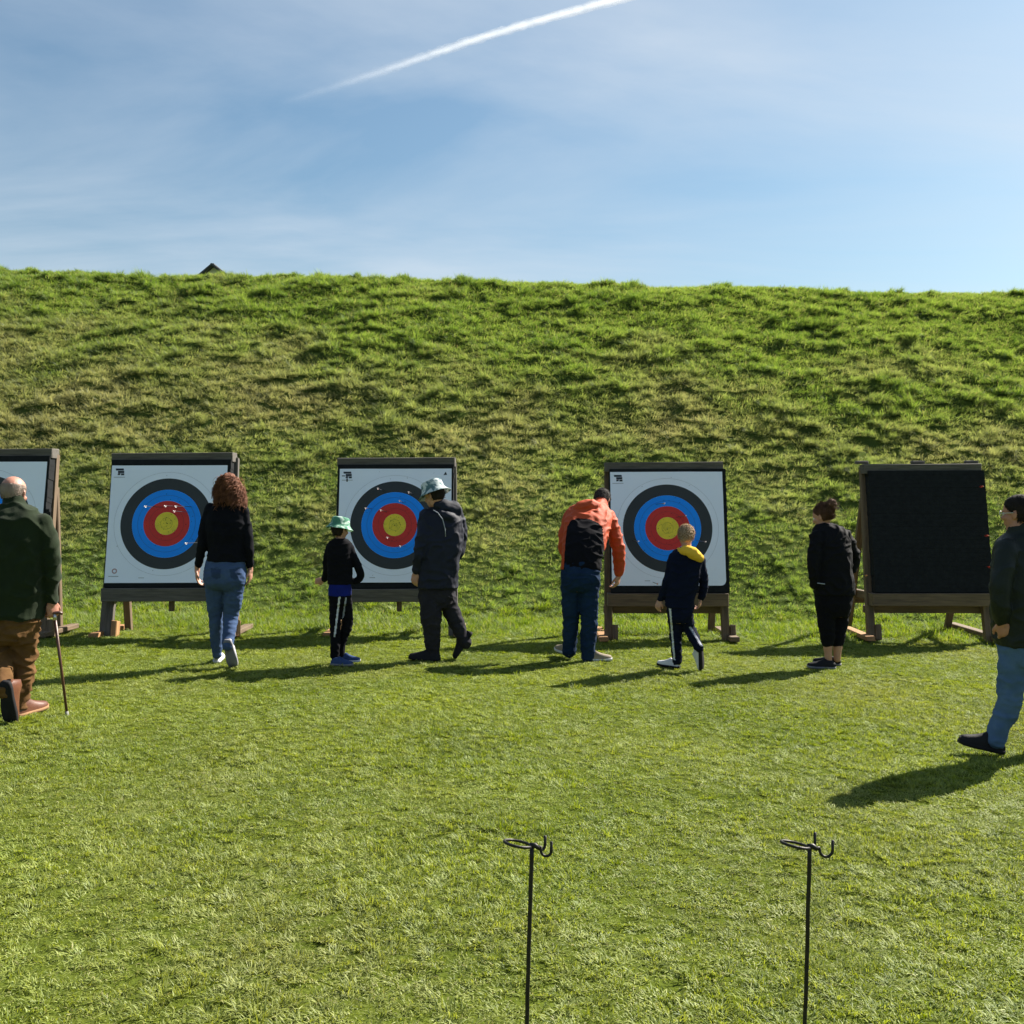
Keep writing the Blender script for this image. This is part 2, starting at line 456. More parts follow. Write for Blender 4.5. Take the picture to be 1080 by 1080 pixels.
TOE, SLOPE, CREST_Y, CREST_Z = 13.3, 0.60, 24.9, 6.78
def bank_base(Y):
    s = Y - TOE
    up = np.where(s < -1.2, -0.05, np.where(s < 1.2, -0.05 + (s + 1.2) ** 2 / 4.8 * SLOPE, SLOPE * s - 0.05))
    # round the crest
    top = CREST_Z
    k = 0.25
    up = np.minimum(up, top) - k * np.exp(-np.abs(up - top) / k) * 0.3
    back = CREST_Z - (Y - CREST_Y - 3.0) * 0.55
    return np.where(Y > CREST_Y + 3.0, np.maximum(np.minimum(up, back), -0.3), up)
def bank_h(X, Y):
    b = bank_base(Y)
    w = np.clip((Y - 12.6) / 2.5, 0, 1)
    n = 0.28 * fbm(X, Y * 1.25, 5, 1.25, 3) + 0.36 * fbm(X, Y * 1.35, 15, 2.9, 3) + 0.36 * fbm(X * 0.55, Y * 2.1, 25, 2.6, 3)
    hump = np.clip((n - 0.47) * 4.4, 0, 1) ** 1.1 * 0.15
    roll = (fbm(X, Y, 91, 0.35, 2) - 0.5) * 0.35
    fine = (fbm(X, Y, 33, 4.0, 2) - 0.5) * 0.09
    crestfade = np.where(Y > CREST_Y - 0.8, 0.6, 1.0)
    low = np.clip((b - 0.5) / 2.6, 0.30, 1.0)
    b = b * (1 - 0.0011 * np.clip(X, -20, 20))
    return b + w * (hump * crestfade * low + roll * crestfade + fine)

def grid_mesh(name, xs, ys, hf):
    X, Y = np.meshgrid(xs, ys)
    Z = hf(X, Y)
    V = np.stack([X.ravel(), Y.ravel(), Z.ravel()], 1)
    nx, ny = len(xs), len(ys)
    i = np.arange(nx * ny).reshape(ny, nx)
    F = np.stack([i[:-1, :-1].ravel(), i[:-1, 1:].ravel(), i[1:, 1:].ravel(), i[1:, :-1].ravel()], 1)
    me = bpy.data.meshes.new(name)
    me.vertices.add(len(V)); me.vertices.foreach_set('co', V.ravel().astype(np.float32))
    me.loops.add(F.size); me.loops.foreach_set('vertex_index', F.ravel().astype(np.int32))
    me.polygons.add(len(F)); me.polygons.foreach_set('loop_start', (np.arange(len(F)) * 4).astype(np.int32))
    me.update(calc_edges=True)
    return me

def lawn_h(X, Y):
    n = (fbm(X, Y, 61, 0.9, 3) - 0.5) * 0.05 + (fbm(X, Y, 71, 5.0, 2) - 0.5) * 0.006
    w = np.clip((Y - 1.5) / 1.0, 0, 1) * np.clip((16 - Y) / 2, 0, 1) * np.clip((12 - np.abs(X)) / 2, 0, 1)
    return n * w
gx = np.concatenate([[-600, -200, -60, -25, -14], np.linspace(-11, 11, 260), [14, 25, 60, 200, 600]])
gy = np.concatenate([[-600, -150, -40, -8, 0], np.linspace(1, 15, 190), [18, 30, 60, 200, 900]])
g = link('ground', grid_mesh('ground', gx, gy, lawn_h), 'soil')
tag(g, 'flat mown turf field running up to the foot of the grass bank', 'ground', kind='structure')
bx = np.concatenate([[-120, -70, -40, -26], np.linspace(-19, 19, 420), [26, 40, 70, 120]])
by = np.concatenate([np.linspace(11.6, 26.2, 230), [27, 28, 30, 34, 38, 42]])
bk = link('grass_bank', grid_mesh('grass_bank', bx, by, bank_h), 'bank_soil')
tag(bk, 'long steep grass bank rising behind the row of archery targets', 'bank', kind='structure')

# ------------------------------------------------------------------ grass (stuff)
def blade_patch(name, nb, rad, lmin, lmax, wmin, wmax, lean, bend, mat, straw=0.05, flat=0.1, square=True, drift=(0, 0)):
    r = np.random.default_rng(abs(hash(name)) % 1000 if False else sum(map(ord, name)))
    V = np.zeros((nb, 7, 3)); tone = np.zeros((nb, 7)); stw = np.zeros((nb, 7))
    if square:
        P = r.uniform(-rad, rad, (nb, 2))
    else:
        a = r.uniform(0, 2 * np.pi, nb); q = rad * np.sqrt(r.random(nb)) * r.random(nb) ** 0.3
        P = np.stack([q * np.cos(a), q * np.sin(a)], 1)
    ln = r.uniform(lmin, lmax, nb); wd = r.uniform(wmin, wmax, nb)
    az = r.uniform(0, 2 * np.pi, nb)
    if not square:
        az = np.arctan2(P[:, 1], P[:, 0]) + r.normal(0, 0.7, nb)
    le = np.abs(r.normal(0, lean, nb)) + 0.05
    fl = r.random(nb) < flat
    le = np.where(fl, r.uniform(1.0, 1.45, nb), le)
    be = np.abs(r.normal(0, bend, nb))
    d = np.stack([np.cos(az), np.sin(az)], 1)
    sa = az + np.pi / 2 + r.normal(0, 0.6, nb)
    s = np.stack([np.cos(sa), np.sin(sa), np.zeros(nb)], 1)
    tb = r.random(nb)
    sb = np.where(r.random(nb) < straw, r.uniform(0.5, 1.0, nb), 0)
    pos = np.concatenate([P, np.zeros((nb, 1))], 1)
    ang = le.copy()
    row = [pos]
    for k in range(3):
        step = ln / 3
        pos = pos + np.stack([d[:, 0] * np.sin(ang) * step, d[:, 1] * np.sin(ang) * step, np.cos(ang) * step], 1)
        pos[:, 0] += drift[0] * step * (k + 1) / 3; pos[:, 1] += drift[1] * step * (k + 1) / 3
        pos[:, 2] = np.maximum(pos[:, 2], 0.003)
        row.append(pos); ang = ang + be / 3
    ws = [0.8, 1.0, 0.7]
    for k in range(3):
        V[:, 2 * k] = row[k] - s * (wd * ws[k] / 2)[:, None]
        V[:, 2 * k + 1] = row[k] + s * (wd * ws[k] / 2)[:, None]
    V[:, 6] = row[3]
    tone[:] = tb[:, None]; stw[:] = sb[:, None]
    F = []
    base = np.arange(nb) * 7
    q1 = np.stack([base, base + 1, base + 3, base + 2], 1)
    q2 = np.stack([base + 2, base + 3, base + 5, base + 4], 1)
    t1 = np.stack([base + 4, base + 5, base + 6], 1)
    me = bpy.data.meshes.new(name)
    me.vertices.add(nb * 7); me.vertices.foreach_set('co', V.reshape(-1).astype(np.float32))
    li = np.concatenate([np.concatenate([q1, q2]).ravel(), t1.ravel()])
    me.loops.add(len(li)); me.loops.foreach_set('vertex_index', li.astype(np.int32))
    me.polygons.add(nb * 3)
    ls = np.concatenate([np.arange(nb * 2) * 4, nb * 8 + np.arange(nb) * 3])
    me.polygons.foreach_set('loop_start', ls.astype(np.int32))
    me.update(calc_edges=True)
    for nm, arr in (('tone', tone), ('straw', stw)):
        at = me.attributes.new(nm, 'FLOAT', 'POINT')
        at.data.foreach_set('value', arr.reshape(-1).astype(np.float32))
    me.materials.append(M[mat])
    return bpy.data.objects.new(name, me)

def scatter(name, pts, rots, scl, idx, protos, label, cat):
    """one object whose geometry nodes place the grass tufts on given points"""
    c = bpy.data.collections.new(name + '_tufts')
    for k, p in enumerate(protos):
        p.name = '%s_tuft_%02d' % (name, k)
        c.objects.link(p)
    me = bpy.data.meshes.new(name)
    n = len(pts)
    me.vertices.add(n); me.vertices.foreach_set('co', np.asarray(pts, np.float32).ravel())
    a = me.attributes.new('rot', 'FLOAT_VECTOR', 'POINT'); a.data.foreach_set('vector', np.asarray(rots, np.float32).ravel())
    a = me.attributes.new('scl', 'FLOAT_VECTOR', 'POINT'); a.data.foreach_set('vector', np.asarray(scl, np.float32).ravel())
    a = me.attributes.new('idx', 'INT', 'POINT'); a.data.foreach_set('value', np.asarray(idx, np.int32))
    o = bpy.data.objects.new(name, me); col.objects.link(o)
    ng = bpy.data.node_groups.new(name + '_nodes', 'GeometryNodeTree')
    ng.interface.new_socket('Geometry', in_out='INPUT', socket_type='NodeSocketGeometry')
    ng.interface.new_socket('Geometry', in_out='OUTPUT', socket_type='NodeSocketGeometry')
    gi = ng.nodes.new('NodeGroupInput'); go = ng.nodes.new('NodeGroupOutput')
    ip = ng.nodes.new('GeometryNodeInstanceOnPoints')
    ci = ng.nodes.new('GeometryNodeCollectionInfo')
    ci.inputs['Collection'].default_value = c
    ci.inputs['Separate Children'].default_value = True
    ci.inputs['Reset Children'].default_value = True
    ip.inputs['Pick Instance'].default_value = True
    def na(nm, ty):
        q = ng.nodes.new('GeometryNodeInputNamedAttribute'); q.data_type = ty
        q.inputs['Name'].default_value = nm
        return q.outputs['Attribute']
    ng.links.new(gi.outputs[0], ip.inputs['Points'])
    ng.links.new(ci.outputs[0], ip.inputs['Instance'])
    ng.links.new(na('idx', 'INT'), ip.inputs['Instance Index'])
    ng.links.new(na('rot', 'FLOAT_VECTOR'), ip.inputs['Rotation'])
    ng.links.new(na('scl', 'FLOAT_VECTOR'), ip.inputs['Scale'])
    ng.links.new(ip.outputs[0], go.inputs[0])
    md = o.modifiers.new('grass', 'NODES'); md.node_group = ng
    tag(o, label, cat, kind='stuff')
    return o

def jgrid(x0, x1, y0, y1, step):
    xs = np.arange(x0, x1, step); ys = np.arange(y0, y1, step)
    X, Y = np.meshgrid(xs, ys)
    X = X.ravel() + rng.uniform(-.5, .5, X.size) * step; Y = Y.ravel() + rng.uniform(-.5, .5, Y.size) * step
    return X, Y

def in_view(X, Y, margin):
    return np.abs(X) < 0.53 * Y + margin

# lawn: short mown clumps of uneven height and lean
protos = [blade_patch('lawn_a%d' % k, 130, 0.056, 0.012, 0.029, 0.0022, 0.0040, 0.85, 2.2, 'lawn', straw=0.05, flat=0.30, square=(k % 2 == 0)) for k in range(8)]
protos += [blade_patch('lawn_b%d' % k, 120, 0.050, 0.018, 0.042, 0.0022, 0.0042, 0.7, 2.2, 'lawn', straw=0.02, flat=0.10, square=False) for k in range(4)]
X, Y = jgrid(-9, 9, 1.9, 12.6, 0.052)
k = in_view(X, Y, 1.4); X, Y = X[k], Y[k]
Zl = lawn_h(X, Y)
tall = fbm(X, Y, 123, 1.4, 3) + rng.normal(0, .05, len(X))
idx = np.where(tall > 0.57, rng.integers(8, 12, len(X)), rng.integers(0, 8, len(X)))
sc = rng.uniform(0.5, 1.1, len(X)) * (0.50 + 0.70 * fbm(X, Y, 77, 2.4, 3))
scatter('lawn_grass', np.stack([X, Y, Zl - 0.004], 1),
        np.stack([rng.normal(0, .16, len(X)), rng.normal(0, .16, len(X)), rng.uniform(0, 6.28, len(X))], 1),
        np.stack([rng.uniform(.9, 1.3, len(X))] * 2 + [sc], 1), idx, protos,
        'short mown lawn grass across the foreground', 'grass')
# scattered taller tufts in the lawn
protos = [blade_patch('lawn_c%d' % k, 70, 0.06, 0.03, 0.065, 0.0026, 0.0044, 0.8, 1.9, 'lawn', straw=0.0, flat=0.05, square=False) for k in range(4)]
X, Y = jgrid(-9, 9, 2.2, 11, 0.22)
k = in_view(X, Y, 1.2) & (fbm(X, Y, 211, 1.1, 3) + rng.normal(0, .05, len(X)) > 0.63); X, Y = X[k], Y[k]
scatter('lawn_tufts', np.stack([X, Y, lawn_h(X, Y)], 1), np.stack([X * 0, X * 0, rng.uniform(0, 6.28, len(X))], 1),
        np.stack([rng.uniform(.6, 1.1, len(X))] * 3, 1), rng.integers(0, 4, len(X)), protos,
        'scattered taller tufts standing out of the mown lawn', 'grass')
# verge: long bright grass between and under the target stands
protos = [blade_patch('verge_%d' % k, 110, 0.13, 0.06, 0.17, 0.004, 0.008, 0.6, 1.4, 'verge', straw=0.06, flat=0.06, square=False) for k in range(6)]
X, Y = jgrid(-11, 11, 10.0, 13.6, 0.10)
edge = 10.85 + (fbm(X, Y * 0.3, 301, 0.7, 3) - 0.5) * 1.1
k = in_view(X, Y, 2.0) & (Y > edge) & (rng.random(len(X)) > (Y - 12.3) / 1.1); X, Y, edge = X[k], Y[k], edge[k]
rise = np.clip((Y - edge) / 0.7, 0.25, 1)
Zv = np.maximum(bank_h(X, Y), lawn_h(X, Y))
s = rng.uniform(.5, 1.1, len(X)) * rise * np.where(Y < 13.2, 0.8, 1.0)
scatter('verge_grass', np.stack([X, Y, Zv - .01], 1), np.stack([rng.normal(0, .1, len(X)), rng.normal(0, .1, len(X)), rng.uniform(0, 6.28, len(X))], 1),
        np.stack([rise * .3 + .7, rise * .3 + .7, s], 1), rng.integers(0, 6, len(X)), protos,
        'longer bright unmown grass around the feet of the target stands', 'grass')
# bank: rough tussocky grass
protos = [blade_patch('bank_s%d' % k, 95, 0.15, 0.055, 0.155, 0.0055, 0.0095, 0.7, 1.7, 'bank', straw=0.10, flat=0.15, square=False, drift=(0.0, -0.55)) for k in range(6)]
protos += [blade_patch('bank_t%d' % k, 130, 0.12, 0.12, 0.27, 0.006, 0.011, 0.5, 1.6, 'bank', straw=0.06, flat=0.03, square=False, drift=(0.0, -0.5)) for k in range(5)]
X, Y = jgrid(-17, 17, 12.4, 26.0, 0.105)
k = in_view(X, Y, 2.0) & (rng.random(len(X)) < (Y - 12.3) / 1.0); X, Y = X[k], Y[k]
Zb = np.maximum(bank_h(X, Y), lawn_h(X, Y))
hm = 0.28 * fbm(X, Y * 1.25, 5, 1.25, 3) + 0.36 * fbm(X, Y * 1.35, 15, 2.9, 3) + 0.36 * fbm(X * 0.55, Y * 2.1, 25, 2.6, 3)
tus = (hm > 0.55) & (rng.random(len(X)) < 0.30)
idx = np.where(tus, rng.integers(6, 11, len(X)), rng.integers(0, 6, len(X)))
s = rng.uniform(.6, 1.15, len(X)) * np.where(tus, 0.85, 0.9) * np.clip(.62 + (Zb - .6) * .14, .62, 1.0)
s = np.where(Y > CREST_Y - .3, s * .75, s)
scatter('bank_grass', np.stack([X, Y, Zb - .012], 1),
        np.stack([R(12) + rng.normal(0, .15, len(X)), rng.normal(0, .15, len(X)), rng.normal(0, 1.3, len(X))], 1),
        np.stack([s, s, s], 1), idx, protos,
        'rough tussocky grass covering the whole face of the bank', 'grass')

# ------------------------------------------------------------------ house behind the bank
hp = U(225.5, 279.8, 42.0)
house = empty('house', (hp.x, hp.y, 0), 'gable top of a pale house with dark roof edges peeking over the bank', 'house')
APX, EAVE, HW, DEP = hp.z, hp.z - 3.1, 3.6, 9.0
V = [(-HW, 0, 0), (HW, 0, 0), (HW, 0, EAVE), (0, 0, APX - .09), (-HW, 0, EAVE),
     (-HW, DEP, 0), (HW, DEP, 0), (HW, DEP, EAVE), (0, DEP, APX - .09), (-HW, DEP, EAVE)]
F = [(0, 1, 2, 3, 4), (9, 8, 7, 6, 5), (1, 6, 7, 2), (5, 0, 4, 9), (2, 7, 8, 3), (9, 4, 3, 8), (0, 5, 6, 1)]
link('wall', mesh_np('wall', V, F), 'render_wall', house, smooth=False)
for sgn in (-1, 1):
    rise = (APX - EAVE) / HW
    x1, z1 = sgn * (HW + .4), APX - rise * (HW + .4)
    V = [(0, -.25, APX - .07), (x1, -.25, z1 - .07), (x1, -.25, z1), (0, -.25, APX), (0, DEP + .25, APX - .07), (x1, DEP + .25, z1 - .07), (x1, DEP + .25, z1), (0, DEP + .25, APX)]
    F = [(0, 1, 2, 3), (7, 6, 5, 4), (3, 2, 6, 7), (1, 0, 4, 5), (1, 5, 6, 2), (0, 3, 7, 4)]
    rf = link('roof', mesh_np('roof', V, F), 'slate', house, smooth=False)
    V = [(0, -.30, APX - .05), (x1, -.30, z1 - .05), (x1, -.30, z1 + .03), (0, -.30, APX + .03), (0, -.255, APX - .05), (x1, -.255, z1 - .05), (x1, -.255, z1 + .03), (0, -.255, APX + .03)]
    link('bargeboard', mesh_np('bargeboard', V, F), 'barge', house, smooth=False)
V = []
rt = link('ridge_tile', box_mesh('ridge_tile', .16, DEP + .5, .07, .02), 'slate', house, smooth=False)
rt.location = (0, DEP / 2, APX + .0)

# ------------------------------------------------------------------ contrail
def contrail():
    mt, t, out = new_mat('contrail_ice')
    tc = N(t, 'ShaderNodeTexCoord'); uv = N(t, 'ShaderNodeAttribute', attribute_name='fade')
    n1 = N(t, 'ShaderNodeTexNoise', i_Scale=0.035, i_Detail=5.0)
    L(t, tc.outputs['Object'], n1.inputs['Vector'])
    mr = N(t, 'ShaderNodeMapRange', i_1=0.3, i_2=0.65, i_3=0.55, i_4=1.0); L(t, n1.outputs['Fac'], mr.inputs[0])
    mu = N(t, 'ShaderNodeMath', operation='MULTIPLY'); L(t, uv.outputs['Fac'], mu.inputs[0]); L(t, mr.outputs[0], mu.inputs[1])
    df = N(t, 'ShaderNodeBsdfDiffuse'); tr = N(t, 'ShaderNodeBsdfTranslucent')
    df.inputs[0].default_value = tr.inputs[0].default_value = (0.93, 0.95, 0.97, 1)
    ms = N(t, 'ShaderNodeMixShader'); ms.inputs[0].default_value = .5
    L(t, df.outputs[0], ms.inputs[1]); L(t, tr.outputs[0], ms.inputs[2])
    tp = N(t, 'ShaderNodeBsdfTransparent'); ms2 = N(t, 'ShaderNodeMixShader')
    L(t, mu.outputs[0], ms2.inputs[0]); L(t, tp.outputs[0], ms2.inputs[1]); L(t, ms.outputs[0], ms2.inputs[2])
    L(t, ms2.outputs[0], out.inputs[0])
    pts = [(290, 111, 4.4, .0), (345, 94, 4.4, .012), (400, 76, 4.3, .045), (450, 59, 4.1, .11), (500, 42, 4.0, .22), (560, 24, 3.9, .27), (648, 0, 4.2, .30), (720, -17, 4.5, .30)]
    D = 3000.0
    path = []
    for i in range(len(pts) - 1):
        for q in range(14):
            f = q / 14
            path.append([pts[i][j] * (1 - f) + pts[i + 1][j] * f for j in range(4)])
    path.append(list(pts[-1]))
    V, F, fade = [], [], []
    seg = 10
    for shell, rs in enumerate((1.2, 0.9, 0.66, 0.42)):
        b0 = len(V)
        for i, (px, py, hw, fa) in enumerate(path):
            c = U(px, py + math.sin(i * .9 + shell) * .25, D)
            a = U(path[max(i - 1, 0)][0], path[max(i - 1, 0)][1], D); b = U(path[min(i + 1, len(path) - 1)][0], path[min(i + 1, len(path) - 1)][1], D)
            tg = (b - a).normalized(); n1 = tg.cross(Vector((0, 1, 0))).normalized(); n2 = tg.cross(n1)
            for k in range(seg):
                an = 2 * math.pi * k / seg
                rr = hw * D / 1080 * rs * (1 + .42 * mnoise.noise(Vector((i * .8, k * 1.7, shell * 9.1))))
                V.append(c + (n1 * math.cos(an) + n2 * math.sin(an)) * rr); fade.append(fa * .62)
        for i in range(len(path) - 1):
            for k in range(seg):
                F.append((b0 + i * seg + k, b0 + i * seg + (k + 1) % seg, b0 + (i + 1) * seg + (k + 1) % seg, b0 + (i + 1) * seg + k))
    c0 = V[0].copy()
    me = mesh_np('contrail', [v - c0 for v in V], F)
    at = me.attributes.new('fade', 'FLOAT', 'POINT'); at.data.foreach_set('value', np.array(fade, np.float32))
    me.materials.append(mt)
    o = link('contrail', me); o.location = c0
    tag(o, 'thin white aircraft contrail slanting up across the blue sky', 'contrail')
contrail()

# ------------------------------------------------------------------ targets
def wavef(u, v, seed):
    return 0.0065 * mnoise.noise(Vector((u * 2.1 + seed * 7, v * 2.1, seed))) + 0.0015 * mnoise.noise(Vector((u * 6 + seed, v * 6, 3)))

BW, BH, BT = 1.28, 1.372, 0.13          # foam boss
LEAN = R(11)
def make_stand(name_label, loc, rz, leg_w, low_beam, wood_leg, posts_on_top=False, peg=True, seed=0, back=0.7):
    random.seed(100 + seed)
    root = empty('target_stand', loc, name_label, 'target stand', 'wooden target stands in a row', rz)
    tl = math.tan(LEAN)
    zt = 1.90
    up = lambda x, z, y=0.14: Vector((x, y + z * tl, z))
    xo = 0.61
    for sgn in (-1, 1):
        beam('front_leg', up(sgn * (xo + .03), -0.06), up(sgn * xo, zt), leg_w, 0.07, wood_leg, root)
        beam('rear_leg', up(sgn * xo, 1.55, .205), Vector((sgn * (xo - .02), back, -0.06)), 0.075, 0.06, 'wood_brown', root)
        beam('side_rail', Vector((sgn * (xo - .085), 0.23, 0.46)), Vector((sgn * (xo - .085), back - .02, 0.44)), 0.05, 0.09, 'wood_brown', root)
        # skid plank and braced foot block
        beam('foot_plank', Vector((sgn * (xo + .09), -0.06, 0.04)), Vector((sgn * (xo + .09), back + .14, 0.035)), 0.10, 0.05, 'wood_orange' if sgn < 0 else 'wood_brown', root)
        beam('foot_block', Vector((sgn * (xo + .03) + leg_w / 2 + .032, 0.13, 0.0)), Vector((sgn * (xo + .03) + leg_w / 2 + .032, 0.165, 0.17)), 0.06, 0.10, 'wood_orange' if seed in (1, 2) else 'wood_brown', root)
    beam('top_rail', Vector((-.652, 0.14 - .02 + 1.90 * tl - .05, 1.90)), Vector((.652, 0.14 - .02 + 1.90 * tl - .05, 1.905)), 0.18, 0.105, 'wood_grey', root, Vector((0, 1, 0)))
    ys = 0.14 + .47 * tl - .075
    beam('shelf_beam', Vector((-.652, ys - .03, .455)), Vector((.652, ys - .03, .455)), 0.19, 0.14, 'wood_grey' if not low_beam else 'wood_brown', root, Vector((0, 1, 0)))
    if low_beam:
        beam('lower_beam', Vector((-.68, ys + .12, .33)), Vector((.68, ys + .12, .33)), 0.07, 0.085, 'wood_brown', root, Vector((0, 1, 0)))
        beam('rear_beam', Vector((-.64, back - .06, .36)), Vector((.64, back - .06, .36)), 0.06, 0.09, 'wood_brown', root, Vector((0, 1, 0)))
    if peg:
        beam('peg', Vector((0.05, ys, .27)), Vector((0.05, ys, .384)), 0.05, 0.05, 'wood_brown', root)
    if posts_on_top:
        for x in (-.63, 0.0, .60):
            beam('post_end', Vector((x, .14 + 1.93 * tl, 1.96)), Vector((x, .14 + 1.93 * tl, 1.995)), 0.14, 0.07, 'wood_grey', root)
    return root

def make_boss(label, loc, rz, face=True, seed=0, face_off=(0, 0), mark_tr=False, mark_bl=False, shift=0.0):
    random.seed(200 + seed)
    tl = math.tan(LEAN)
    root = empty('target_boss', loc, label, 'archery target', 'foam archery target bosses on wooden stands', rz)
    # local frame of the leaning front face: origin at the bottom centre of the front face
    o0 = Vector((shift, 0.14 + .54 * tl - .045 - BT, .532))
    ex = Vector((1, 0, 0)); ez = Vector((0, math.sin(LEAN), math.cos(LEAN))); ey = Vector((0, math.cos(LEAN), -math.sin(LEAN)))
    # foam block built up of pressed layers
    nl = 28
    V, F = [], []
    for i in range(nl):
        z0, z1 = BH * i / nl, BH * (i + 1) / nl
        dx = random.uniform(-.003, .003); dy = random.uniform(-.001, .001) - .001
        for zz in (z0 + .0005, z1 - .0005):
            for (sx, yy) in ((-1, dy), (1, dy), (1, BT), (-1, BT)):
                V.append(o0 + ex * (sx * BW / 2 + dx) + ey * yy + ez * zz)
    for i in range(nl):
        b = i * 8
        for q in range(4):
            F.append((b + q, b + (q + 1) % 4, b + 4 + (q + 1) % 4, b + 4 + q))
        F.append((b + 3, b + 2, b + 1, b)); F.append((b + 4, b + 5, b + 6, b + 7))
        if i < nl - 1:
            c = b + 8
            ins = 0.006
    link('foam_block', mesh_np('foam_block', V, F), 'foam', root, smooth=False)
    core = [o0 + ex * (sx * (BW / 2 - .008)) + ey * yy + ez * zz for zz in (.004, BH - .004) for (sx, yy) in ((-1, .004), (1, .004), (1, BT - .004), (-1, BT - .004))]
    link('foam_core', mesh_np('foam_core', core, [(0, 1, 5, 4), (1, 2, 6, 5), (2, 3, 7, 6), (3, 0, 4, 7), (3, 2, 1, 0), (4, 5, 6, 7)]), 'foam', root, smooth=False)
    if not face:
        return root
    PW, PH = 1.235, 1.262
    cx, cz = face_off[0], .045 + PH / 2 + face_off[1]
    def fp(u, v, lift):
        return o0 + ex * (cx + u) + ez * (cz + v) - ey * (.006 + lift + wavef(u, v, seed))
    # paper sheet with thickness
    n = 40
    V, F = [], []
    rc = .055
    for j in range(n + 1):
        for i in range(n + 1):
            u = (i / n - .5) * PW; v = (j / n - .5) * PH
            if seed == 4:                               # worn, rounded corner
                du, dv = u - (PW / 2 - rc), (-PH / 2 + rc) - v
                if du > 0 and dv > 0:
                    q_ = max(du, dv) / math.hypot(du, dv)
                    u = PW / 2 - rc + du * q_; v = -PH / 2 + rc - dv * q_
            V.append(fp(u, v, 0))
    for j in range(n):
        for i in range(n):
            q = j * (n + 1) + i
            F.append((q, q + 1, q + n + 2, q + n + 1))
    fc = link('target_face', mesh_np('target_face', V, F), 'paper', root)
    RS = 0.122
    def annulus(name, r0, r1, mat, lift):
        nr, ns = 4, 96
        V, F = [], []
        for a in range(nr + 1):
            rr = r0 + (r1 - r0) * a / nr
            for s_ in range(ns):
                an = 2 * math.pi * s_ / ns
                V.append(fp(rr * math.cos(an), rr * math.sin(an), lift))
        for a in range(nr):
            for s_ in range(ns):
                F.append((a * ns + s_, a * ns + (s_ + 1) % ns, (a + 1) * ns + (s_ + 1) % ns, (a + 1) * ns + s_))
        if r0 == 0:
            pass
        link(name, mesh_np(name, V, F), mat, fc)
    annulus('gold_ring', 0.0015, RS, 'ring_gold', .0012)
    annulus('red_ring', RS + .0006, 2 * RS, 'ring_red', .0012)
    annulus('blue_ring', 2 * RS + .0006, 3 * RS, 'ring_blue', .0012)
    annulus('black_ring', 3 * RS + .0006, 4 * RS, 'ring_black', .0012)
    # thin score lines inside the bands
    for q, mt in ((0.5, 'ring_black'), (1.5, 'ring_black'), (2.5, 'ring_black'), (4.55, 'logo_grey')):
        annulus('score_line', q * RS - .0009, q * RS + .0009, mt, .0022)
    V, F = [], []
    hr = random.Random(seed * 31)
    for q in range(90):
        rr = abs(hr.gauss(0, .26)); an = hr.uniform(0, 2 * math.pi)
        u, v = rr * math.cos(an), rr * math.sin(an)
        if abs(u) > PW / 2 - .03 or abs(v) > PH / 2 - .03: continue
        b = len(V); hs = hr.uniform(.0022, .0042)
        for k_ in range(6):
            V.append(fp(u + hs * math.cos(k_ * math.pi / 3), v + hs * math.sin(k_ * math.pi / 3), .0026))
        F.append(tuple(range(b, b + 6)))
    tag(link('arrow_holes', mesh_np('arrow_holes', V, F), 'foam', fc, smooth=False), kind='stuff')
    def patch(V, F, u0, v0, u1, v1, sh=0.0):
        b = len(V)
        for (u, v) in ((u0, v0), (u1, v0), (u1 + sh, v1), (u0 + sh, v1)):
            V.append(fp(u, v, .0016))
        F.append((b, b + 1, b + 2, b + 3))
    V, F = [], []
    x, z = -PW / 2 + .055, PH / 2 - .055
    patch(V, F, x - .01, z, x + .075, z + .022, -.005); patch(V, F, x + .012, z - .028, x + .078, z - .004)
    patch(V, F, x + .010, z - .050, x + .036, z - .030, .004); patch(V, F, x + .046, z - .052, x + .080, z - .032)
    if seed == 3:
        patch(V, F, x + .02, z - .09, x + .036, z - .054); patch(V, F, x - .03, z - .03, x + .005, z - .02)
    link('emblem', mesh_np('emblem', V, F), 'logo', fc, smooth=False)
    V, F = [], []
    patch(V, F, x - .03, z - .076, x + .09, z - .070)
    link('small_print', mesh_np('small_print', V, F), 'logo_grey', fc, smooth=False)
    V, F = [], []
    patch(V, F, x + .3, -PH / 2 + .05, x + .36, -PH / 2 + .056)
    link('small_print', mesh_np('small_print', V, F), 'logo_grey', fc, smooth=False)
    if mark_bl:
        V, F = [], []
        for a in range(16):
            a0, a1 = 2 * math.pi * a / 16, 2 * math.pi * (a + 1) / 16
            b = len(V)
            for (rr, an) in ((.016, a0), (.028, a0), (.028, a1), (.016, a1)):
                V.append(fp(-PW / 2 + .10 + rr * math.cos(an), -PH / 2 + .125 + rr * math.sin(an), .0016))
            F.append((b, b + 1, b + 2, b + 3))
        link('round_mark', mesh_np('round_mark', V, F), 'logo_red', fc, smooth=False)
        V, F = [], []
        patch(V, F, -PW / 2 + .04, -PH / 2 + .066, -PW / 2 + .145, -PH / 2 + .073)
        link('small_print', mesh_np('small_print', V, F), 'logo_grey', fc, smooth=False)
    if mark_tr:
        V, F = [], []
        b = 0
        V += [fp(PW / 2 - .09, PH / 2 - .075, .0016), fp(PW / 2 - .05, PH / 2 - .07, .0016), fp(PW / 2 - .065, PH / 2 - .035, .0016)]
        F.append((0, 1, 2))
        link('corner_mark', mesh_np('corner_mark', V, F), 'logo', fc, smooth=False)
    return root

def T_loc(px, ypx_center, Yd):
    p = U(px, ypx_center, Yd + .28)
    return Vector((p.x, Yd, .035 if px > 900 else 0))

